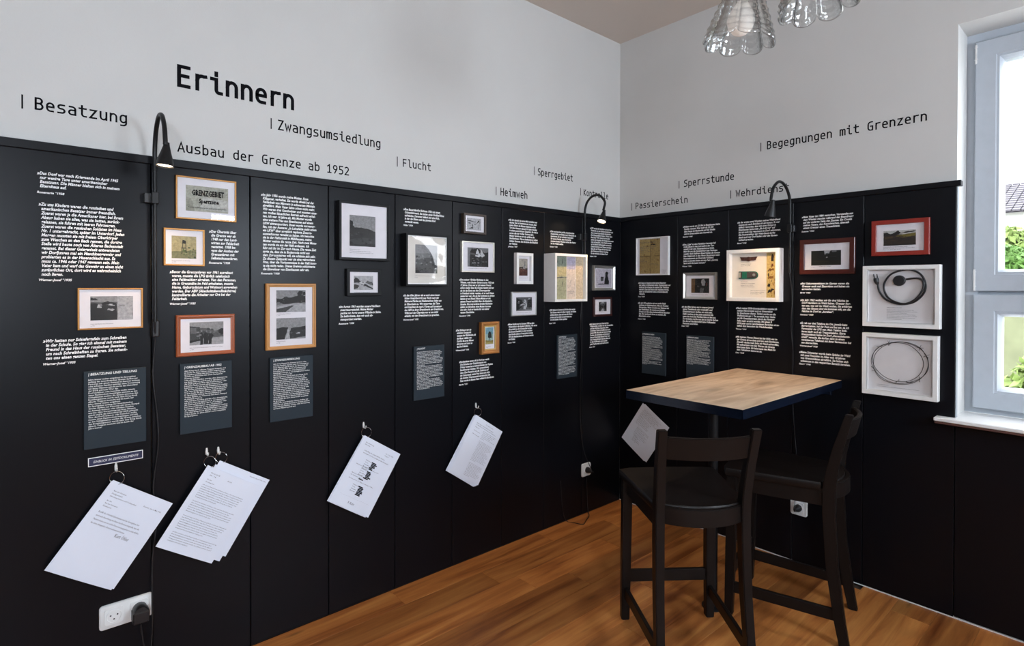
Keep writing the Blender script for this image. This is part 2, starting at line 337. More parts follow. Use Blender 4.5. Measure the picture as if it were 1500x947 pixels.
TX = {
 't1': (1, -2.9172, -2.7044, 1.7517, 0.01312, 1.6921, 4),  # w 0.213
 't2': (1, -2.9142, -2.6915, 1.6549, 0.01373, 1.4173, 17),  # w 0.223
 't3': (1, -2.9051, -2.6839, 1.2244, 0.01363, 1.1516, 5),  # w 0.221
 't4': (1, -2.4331, -2.3287, 1.6011, 0.01407, 1.4852, 8),  # w 0.104
 't5': (1, -2.5593, -2.3362, 1.4493, 0.01376, 1.3353, 8),  # w 0.223
 't6': (1, -2.2493, -2.0257, 1.7572, 0.01387, 1.4486, 22),  # w 0.224
 't7': (1, -1.9311, -1.7316, 1.3105, 0.01368, 1.2376, 5),  # w 0.199
 't8': (1, -1.6162, -1.3893, 1.7586, 0.01426, 1.6845, 5),  # w 0.227
 't9': (1, -1.6172, -1.3917, 1.3569, 0.01380, 1.2425, 8),  # w 0.226
 't10': (1, -1.2970, -1.0672, 1.4331, 0.01382, 1.2500, 13),  # w 0.230
 't11': (1, -1.3175, -1.1915, 1.1782, 0.01374, 1.0773, 7),  # w 0.126
 't12': (1, -1.2974, -1.0693, 1.0173, 0.01381, 0.9021, 8),  # w 0.228
 't13': (1, -0.9708, -0.7493, 1.7610, 0.01430, 1.6160, 10),  # w 0.221
 't14': (1, -0.9739, -0.7535, 1.1932, 0.01356, 1.0934, 7),  # w 0.220
 't15': (1, -0.6535, -0.4298, 1.7194, 0.01403, 1.6303, 6),  # w 0.224
 't16': (1, -0.6561, -0.4275, 1.2625, 0.01402, 1.1854, 5),  # w 0.229
 't17': (1, -0.3000, -0.0714, 1.7624, 0.01421, 1.5875, 12),  # w 0.229
 't18': (1, -0.3045, -0.0739, 1.1657, 0.01388, 1.0225, 10),  # w 0.231
 't19': (2, 0.1433, 0.3808, 1.4229, 0.01381, 1.3361, 6),  # w 0.238
 't20': (2, 0.1423, 0.3763, 1.2961, 0.01369, 1.1949, 7),  # w 0.234
 't21': (2, 0.4624, 0.6964, 1.7539, 0.01416, 1.6941, 4),  # w 0.234
 't22': (2, 0.4593, 0.6964, 1.6485, 0.01377, 1.5201, 9),  # w 0.237
 't23': (2, 0.4558, 0.6877, 1.2809, 0.01403, 1.1668, 8),  # w 0.232
 't24': (2, 0.7979, 1.0311, 1.7511, 0.01363, 1.6374, 8),  # w 0.233
 't25': (2, 0.7921, 1.0265, 1.2835, 0.01383, 1.1690, 8),  # w 0.234
 't26': (2, 0.7910, 1.0256, 1.1261, 0.01405, 1.0386, 6),  # w 0.235
 't27': (2, 1.1348, 1.3689, 1.7499, 0.01373, 1.6778, 5),  # w 0.234
 't28': (2, 1.1297, 1.3529, 1.4168, 0.01377, 1.3706, 3),  # w 0.223
 't29': (2, 1.1302, 1.3642, 1.3341, 0.01395, 1.2605, 5),  # w 0.234
 't30': (2, 1.1296, 1.3630, 1.2187, 0.01403, 1.1040, 8),  # w 0.233
 't31': (2, 1.1259, 1.3594, 1.0719, 0.01461, 1.0125, 4),  # w 0.234
 'b1': (1, -2.7925, -2.6458, 1.0910, 0.00726, 1.1088, 23),  # w 0.147
 'b2': (1, -2.5165, -2.3738, 1.0930, 0.00681, 1.1058, 25),  # w 0.143
 'b3': (1, -2.2069, -2.0609, 1.0903, 0.00738, 1.1048, 25),  # w 0.146
 'b4': (1, -1.5498, -1.4024, 1.0875, 0.00704, 1.1027, 26),  # w 0.147
 'b5': (1, -0.5880, -0.4391, 1.0916, 0.00775, 1.1020, 28),  # w 0.149
 'b6': (2, 0.1839, 0.3315, 1.0874, 0.00688, 1.1025, 26),  # w 0.148
 'b7': (2, 0.4966, 0.6491, 1.0911, 0.00622, 1.1024, 24),  # w 0.153
}
# ------------------------------------------------------------------ stroke alphabet for the wall headings
def arc(cx, cy, rx, ry, a0, a1, n=10):
    return [(cx+rx*math.cos(math.radians(a0+(a1-a0)*i/n)), cy+ry*math.sin(math.radians(a0+(a1-a0)*i/n))) for i in range(n+1)]
X = .50*1.0; XH = .54   # cell inner width, x height; caps are .74 high
def bowl(x0, x1, y0, y1, r=None):
    """rounded closed box"""
    r = r or min((x1-x0)/2, .2)
    return (arc(x1-r, y1-r, r, r, 90, 0, 5)+arc(x1-r, y0+r, r, r, 0, -90, 5)+arc(x0+r, y0+r, r, r, -90, -180, 5)+arc(x0+r, y1-r, r, r, 180, 90, 5))
G = {
 'E': [[(.42, .74), (.06, .74), (.06, 0), (.42, 0)], [(.06, .39), (.38, .39)]],
 'F': [[(.44, .74), (.08, .74), (.08, 0)], [(.08, .37), (.38, .37)]],
 'r': [[(.12, 0), (.12, .54)], [(.12, .36)]+arc(.30, .36, .18, .18, 150, 70, 5)+[(.44, .54)]],
 'i': [[(.06, .54), (.24, .54), (.24, .12)]+arc(.34, .12, .10, .12, 180, 270, 4)+[(.44, 0)], [(.24, .70), (.24, .80)]],
 'n': [[(.07, 0), (.07, .54)], [(.07, .34)]+arc(.25, .34, .18, .20, 180, 0, 10)+[(.43, 0)]],
 'm': [[(.03, 0), (.03, .54)], [(.03, .40)]+arc(.14, .40, .11, .14, 180, 0, 6)+[(.25, 0)], [(.25, .40)]+arc(.36, .40, .11, .14, 180, 0, 6)+[(.47, 0)]],
 'h': [[(.07, 0), (.07, .78)], [(.07, .34)]+arc(.25, .34, .18, .20, 180, 0, 10)+[(.43, 0)]],
 'u': [[(.07, .54), (.07, .20)]+arc(.25, .20, .18, .20, 180, 360, 10)+[(.43, .54)], [(.43, .2), (.43, 0)]],
 'e': [[(.07, .28), (.43, .28), (.43, .34)]+arc(.25, .34, .18, .20, 0, 180, 10)+[(.07, .2)]+arc(.25, .20, .18, .20, 180, 270, 5)+[(.40, 0)]],
 's': [[(.41, .54), (.22, .54)]+arc(.22, .41, .14, .13, 90, 270, 8)+[(.28, .28)]+arc(.28, .14, .15, .14, 90, -90, 8)+[(.07, 0)]],
 'a': [[(.10, .54), (.25, .54)]+arc(.25, .36, .18, .18, 90, 0, 5)+[(.43, 0), (.22, 0)]+arc(.22, .155, .15, .155, 270, 90, 8)+[(.43, .31)]],
 't': [[(.20, .74), (.20, .16)]+arc(.34, .16, .14, .16, 180, 270, 5)+[(.44, 0)], [(.05, .54), (.43, .54)]],
 'z': [[(.08, .54), (.42, .54), (.07, 0), (.43, 0)]],
 'Z': [[(.06, .74), (.43, .74), (.06, 0), (.44, 0)]],
 'g': [bowl(.07, .43, .02, .54)+[(.25, .54)], [(.43, .54), (.43, -.02)]+arc(.25, -.02, .18, .18, 0, -90, 5)+[(.10, -.20)]],
 'w': [[(.02, .54), (.13, 0), (.25, .42), (.37, 0), (.48, .54)]],
 'd': [[(.43, .78), (.43, 0)], bowl(.07, .43, 0, .54)+[(.25, .54)]],
 'b': [[(.07, .78), (.07, 0)], bowl(.07, .43, 0, .54)+[(.25, .54)]],
 'p': [[(.07, .54), (.07, -.20)], bowl(.07, .43, 0, .54)+[(.25, .54)]],
 'o': [bowl(.07, .43, 0, .54)+[(.25, .54)]],
 'c': [[(.42, .54), (.27, .54)]+arc(.27, .34, .20, .20, 90, 180, 5)+[(.07, .2)]+arc(.27, .20, .20, .20, 180, 270, 5)+[(.42, 0)]],
 'l': [[(.08, .78), (.23, .78), (.23, .14)]+arc(.35, .14, .12, .14, 180, 270, 4)+[(.44, 0)]],
 'A': [[(.02, 0), (.25, .74), (.48, 0)], [(.10, .23), (.40, .23)]],
 'B': [[(.07, 0), (.07, .74), (.25, .74)]+arc(.25, .565, .16, .175, 90, -90, 8)+[(.07, .39)], [(.07, 0), (.25, 0)]+arc(.25, .195, .19, .195, -90, 90, 8)],
 'G': [[(.42, .74), (.27, .74)]+arc(.27, .52, .21, .22, 90, 180, 5)+[(.06, .22)]+arc(.26, .22, .20, .22, 180, 270, 5)+[(.43, 0), (.43, .36), (.26, .36)]],
 'H': [[(.06, 0), (.06, .74)], [(.44, 0), (.44, .74)], [(.06, .38), (.44, .38)]],
 'S': [[(.42, .74), (.24, .74)]+arc(.24, .565, .17, .175, 90, 270, 8)+[(.27, .39)]+arc(.27, .195, .17, .195, 90, -90, 8)+[(.06, 0)]],
 'K': [[(.07, 0), (.07, .74)], [(.44, .74), (.10, .35), (.45, 0)]],
 'P': [[(.07, 0), (.07, .74), (.25, .74)]+arc(.25, .54, .19, .20, 90, -90, 8)+[(.07, .34)]],
 'W': [[(.02, .74), (.12, 0), (.25, .52), (.38, 0), (.48, .74)]],
 '1': [[(.08, .60), (.27, .74), (.27, 0)], [(.10, 0), (.43, 0)]],
 '9': [bowl(.07, .43, .34, .74)+[(.25, .74)], [(.43, .55), (.43, .44)]+[(.20, 0)]],
 '5': [[(.42, .74), (.10, .74), (.10, .43), (.25, .43)]+arc(.25, .215, .18, .215, 90, -90, 8)+[(.07, 0)]],
 '2': [[(.07, .66)]+arc(.24, .54, .18, .20, 130, -30, 8)+[(.07, 0), (.44, 0)]],
}
def stroke(bm, pts, t, y=1.0):
    P = [Vector((a, b, 0)) for a, b in pts]
    Q = [P[0]]
    for p in P[1:]:
        if (p-Q[-1]).length > 1e-4: Q.append(p)
    P = Q; n = len(P)
    closed = (P[0]-P[-1]).length < 1e-3
    L_, R_ = [], []
    for i in range(n):
        d0 = (P[i]-P[i-1]) if i > 0 else ((P[0]-P[-2]) if closed else (P[1]-P[0]))
        d1 = (P[i+1]-P[i]) if i < n-1 else ((P[1]-P[0]) if closed else (P[-1]-P[-2]))
        d0 = d0.normalized(); d1 = d1.normalized(); m = d0+d1
        if m.length < .2: m = d1
        m.normalize(); nn = Vector((-m.y, m.x, 0)); k = max(.4, nn.dot(Vector((-d1.y, d1.x, 0))))
        L_.append(P[i]+nn*t/2/k); R_.append(P[i]-nn*t/2/k)
    if not closed:
        d = (P[1]-P[0]).normalized()*t*.45; L_[0] -= d; R_[0] -= d
        d = (P[-1]-P[-2]).normalized()*t*.45; L_[-1] += d; R_[-1] += d
    vl = [bm.verts.new(p) for p in L_]; vr = [bm.verts.new(p) for p in R_]
    for i in range(n-1): bm.faces.new((vr[i], vr[i+1], vl[i+1], vl[i]))
def heading(wl, txt, s0, s1, z, cap, bar, parent, label, thick=.086):
    n = len(txt); adv = (s1-s0)/(n-.22); k = cap/.74; bm = bmesh.new()
    sxx = adv/k/.62
    for i, ch in enumerate(txt):
        if ch == ' ': continue
        for j, st in enumerate(G[ch]):
            b2 = bmesh.new(); stroke(b2, [(p[0]*sxx, p[1]) for p in st], thick)
            for v in b2.verts: v.co = Vector((s0+i*adv+(v.co.x)*k, z+v.co.y*k, .0006+.0001*j))
            me = bpy.data.meshes.new('tmp'); b2.to_mesh(me); b2.free(); bm.from_mesh(me); bpy.data.meshes.remove(me)
    if bar:
        t = .0042 if cap < .05 else .008
        vs = [bm.verts.new((bar[0]+a*t/2, y, .0006)) for a, y in ((-1, bar[1]), (1, bar[1]), (1, bar[2]), (-1, bar[2]))]
        bm.faces.new(vs)
    for f in bm.faces:
        f.normal_update()
        if f.normal.z < 0: f.normal_flip()
    mw = (Matrix.Translation((-.025, 0, 0)) @ M1) if wl == 1 else (Matrix.Translation((0, .025, 0)) @ M2)
    return obj('heading_lettering', bm, BTEXT, parent, mw, label)
# ------------------------------------------------------------------ the room
T = .025
def struct(o): o['kind'] = 'structure'; return o
bm = bmesh.new(); box(bm, -.2, 4.4, -4.9, .3, -.12, -.012)
floor = struct(obj('floor', bm, mat('screed', (.05, .03, .02), .9)))
struct(obj('ceiling', bx(-.2, 4.4, -4.9, .35, 3.0, 3.15), CEIL))
wl = struct(obj('wall_left', bx(-.2, -T, -4.9, .3, -.012, 3.0), PLASTER))
bm = bmesh.new(); WX0, WX1, WZ0, WZ1 = 1.752, 2.85, .848, 2.512
box(bm, -T, WX0, T, .34, -.012, 3.0); box(bm, WX0, WX1, T, .34, WZ1, 3.0); box(bm, WX1, 4.2, T, .34, -.012, 3.0); box(bm, WX0, WX1, T, .34, -.012, WZ0-.02)
wr = struct(obj('wall_right', bm, PLASTER))
bm = bmesh.new(); a0, a1, b0, b1 = -1.50, -.60, 1.33, 2.23
c0, c1, e0, e1 = -4.42, -3.42, 1.25, 2.25
box(bm, 4.2, 4.45, c1, a0, -.012, 3.0); box(bm, 4.2, 4.45, -4.6, c0, -.012, 3.0); box(bm, 4.2, 4.45, c0, c1, -.012, e0); box(bm, 4.2, 4.45, c0, c1, e1, 3.0); box(bm, 4.2, 4.45, a1, .34, -.012, 3.0); box(bm, 4.2, 4.45, a0, a1, -.012, b0); box(bm, 4.2, 4.45, a0, a1, b1, 3.0)
struct(obj('wall_side', bm, PLASTER))
bm = bmesh.new(); box(bm, -T, 2.7, -4.85, -4.6, -.012, 3.0); box(bm, 3.7, 4.45, -4.85, -4.6, -.012, 3.0); box(bm, 2.7, 3.7, -4.85, -4.6, -.012, 1.92); box(bm, 2.7, 3.7, -4.85, -4.6, 2.52, 3.0)
wb = struct(obj('wall_rear', bm, PLASTER))
for k in range(12): obj('wall_panel', bx(.0015+k*.35, .3485+k*.35, -4.6, -4.58, .005, 1.845, bev=.0012), BLACK, wb)  # unseen rear wainscot, added to darken reflections
# side window, outside the picture but seen in reflections; the two others are added
def plain_window(name, mw, w_, h_):
    bm = bmesh.new(); rectring(bm, w_, h_, [(0, 0), (0, .06), (.07, .06), (.07, 0)]); box(bm, -.035, .035, .06, h_-.06, .01, .05)
    o = struct(obj(name, bm, UPVC, mw=mw)); obj('pane', bx(-w_/2+.06, w_/2-.06, .06, h_-.06, .028, .032), WGLASS, o); return o
plain_window('window_2', Matrix.Translation((4.33, (a0+a1)/2, b0)) @ Matrix.Rotation(-PI/2, 4, 'Z') @ Matrix.Rotation(PI/2, 4, 'X'), a1-a0, b1-b0)
plain_window('added_side_window', Matrix.Translation((4.33, (c0+c1)/2, e0)) @ Matrix.Rotation(-PI/2, 4, 'Z') @ Matrix.Rotation(PI/2, 4, 'X'), c1-c0, e1-e0)  # unseen window added to go with the side fill light
plain_window('added_rear_window', Matrix.Translation((3.2, -4.75, 1.92)) @ Matrix.Rotation(PI, 4, 'Z') @ Matrix.Rotation(PI/2, 4, 'X'), 1.0, .6)  # unseen window added to go with the rear fill light
# floor boards, parallel to the left wall
random.seed(11); PW = .142; cache = {}
x = -.0; row = 0
while x < 3.6:
    y = -4.6 + (-random.random()*1.1)
    while y < 0:
        Lh = random.choice((.62, .93, 1.24, 1.24)); y1 = min(y+Lh, 0.0); y0 = max(y, -4.6); 
        if y1-y0 > .05 and y1 > -2.75:
            key = round(y1-y0, 3)
            if key not in cache:
                bmm = bx(.0004, PW-.0004, .0005, key-.0005, -.012, 0, bev=.0008); me = bpy.data.meshes.new('floor_board'); bmm.to_mesh(me); bmm.free(); me.materials.append(FLOOR); cache[key] = me
            o = bpy.data.objects.new('floor_board', cache[key]); C.objects.link(o); o.parent = floor; o.location = (x, y0, 0)
        y += Lh
    x += PW; row += 1
obj('floor_covering', bx(0, 4.2, -4.6, -2.75, -.012, -.0005), FLOOR, floor)
obj('floor_covering', bx(x, 4.2, -2.75, 0, -.012, -.0005), FLOOR, floor)
# wainscot panels
TOPZ = 1.845
LS = [-4.6, -3.65, -2.615, -2.29, -1.977, -1.66, -1.339, -1.018, -.70, -.372, 0]
left_panels = []
for a, b in zip(LS, LS[1:]):
    left_panels.append((a, b, obj('wall_panel', bx(-T, 0, a+.0018, b-.0018 if b < 0 else 0, .002, TOPZ-.006, bev=.0015), BLACK, wl)))
RS = [0, .427, .749, 1.095, 1.413, 1.756]
right_panels = []
for a, b in zip(RS, RS[1:]):
    right_panels.append((a, b, obj('wall_panel', bx((a+.0015) if a > 0 else 0, b-.0015, 0, T, .005, TOPZ-.006, bev=.0012), BLACK, wr)))
for a, b in zip([1.756, 2.1, 2.45, 2.8, 3.15, 3.5], [2.1, 2.45, 2.8, 3.15, 3.5, 4.2]):
    obj('wall_panel', bx(a+.0015, b-.0015, 0, T, .008, .832, bev=.0012), BLACK, wr)
def panel_at(wl_, s):
    for a, b, o in (left_panels if wl_ == 1 else right_panels):
        if a <= s < b: return o
struct(obj('trim_1', bx(-T, .010, -4.6, -.0, TOPZ-.024, TOPZ+.004, bev=.002), BLACK))
struct(obj('trim_2', bx(0.010, 1.772, -.010, T, TOPZ-.020, TOPZ+.004, bev=.002), BLACK))
struct(obj('trim_3', bx(1.7565, 1.759, .001, T+.003, .85, TOPZ-.022), LIT_EDGE))  # end face of the black panels, its lit tone put into the colour
struct(obj('bright_edge_strip', bx(0, 4.2, -.0008, T, 0, .0045), WHITEF))  # added thin white strip standing in for a bright edge line
struct(obj('baseboard_left', bx(-T, .0, -4.6, -.0, 0.0, .002), BLACK))
# headings
HDL = {'Erinnern': 'large black heading Erinnern', 'Besatzung': 'black heading Besatzung at the far left'}
for t_, w_, s0, s1, z_, cap, bar in HD:
    heading(w_, t_, s0, s1, z_, cap, bar, wl if w_ == 1 else wr, 'black wall heading reading '+t_, .140 if t_ == 'Erinnern' else .116)
# ------------------------------------------------------------------ window in the right wall
YF = .20
win = struct(obj('window_1', (lambda b: (rectring(b, WX1-WX0, WZ1-WZ0, [(0, 0), (0, .07), (.045, .07), (.045, 0)]), b)[1])(bmesh.new()), UPVC, mw=Matrix.Translation(((WX0+WX1)/2, YF+.075, WZ0)) @ M2))
def sash(z0, z1, nm):
    W = WX1-WX0-.062; h = z1-z0; bm = bmesh.new()
    rectring(bm, W, h, [(0, 0), (0, .078), (.004, .082), (.070, .082), (.074, .078), (.082, .078), (.090, .062), (.094, .050), (.094, 0)])
    s_ = obj('sash', bm, UPVC, win, Matrix.Translation((0, z0-WZ0, .012)))
    obj('pane', bx(-W/2+.093, W/2-.093, .093, h-.093, .030, .036), WGLASS, s_)
    return s_
su = sash(1.383, 2.470, 'upper'); sl = sash(.872, 1.368, 'lower')
obj('transom', bx(-(WX1-WX0)/2+.03, (WX1-WX0)/2-.03, 1.350-WZ0, 1.400-WZ0, 0, .06), UPVC, win)
def hinge(z0, z1):
    bm = bmesh.new(); tube(bm, [(0, z0, 0), (0, z1, 0)], .0065, 10); tube(bm, [(0, z0+.018, 0), (0, z0+.020, 0)], .0085, 10); tube(bm, [(0, z1-.012, 0), (0, z1-.010, 0)], .0085, 10)
    obj('hinge', bm, WHITEF, win, Matrix.Translation((-(WX1-WX0)/2+.036, -WZ0, .088)), smooth=40)
hinge(2.375, 2.458); hinge(1.385, 1.478); 
bm = bmesh.new(); tube(bm, [(-.30, .032, .07), (-.24, .032, .07)], .007, 8); obj('drain_cap', bm, WHITEF, win, smooth=40)
struct(obj('trim_4', bx(1.692, 2.93, -.052, .20, .833, .849, bev=.003), WHITEF))   # window sill
struct(obj('trim_5', bx(1.694, 2.928, -.046, .0, .8225, .833, bev=.002), mat('sill_brown_core', (.10, .045, .035), .6)))
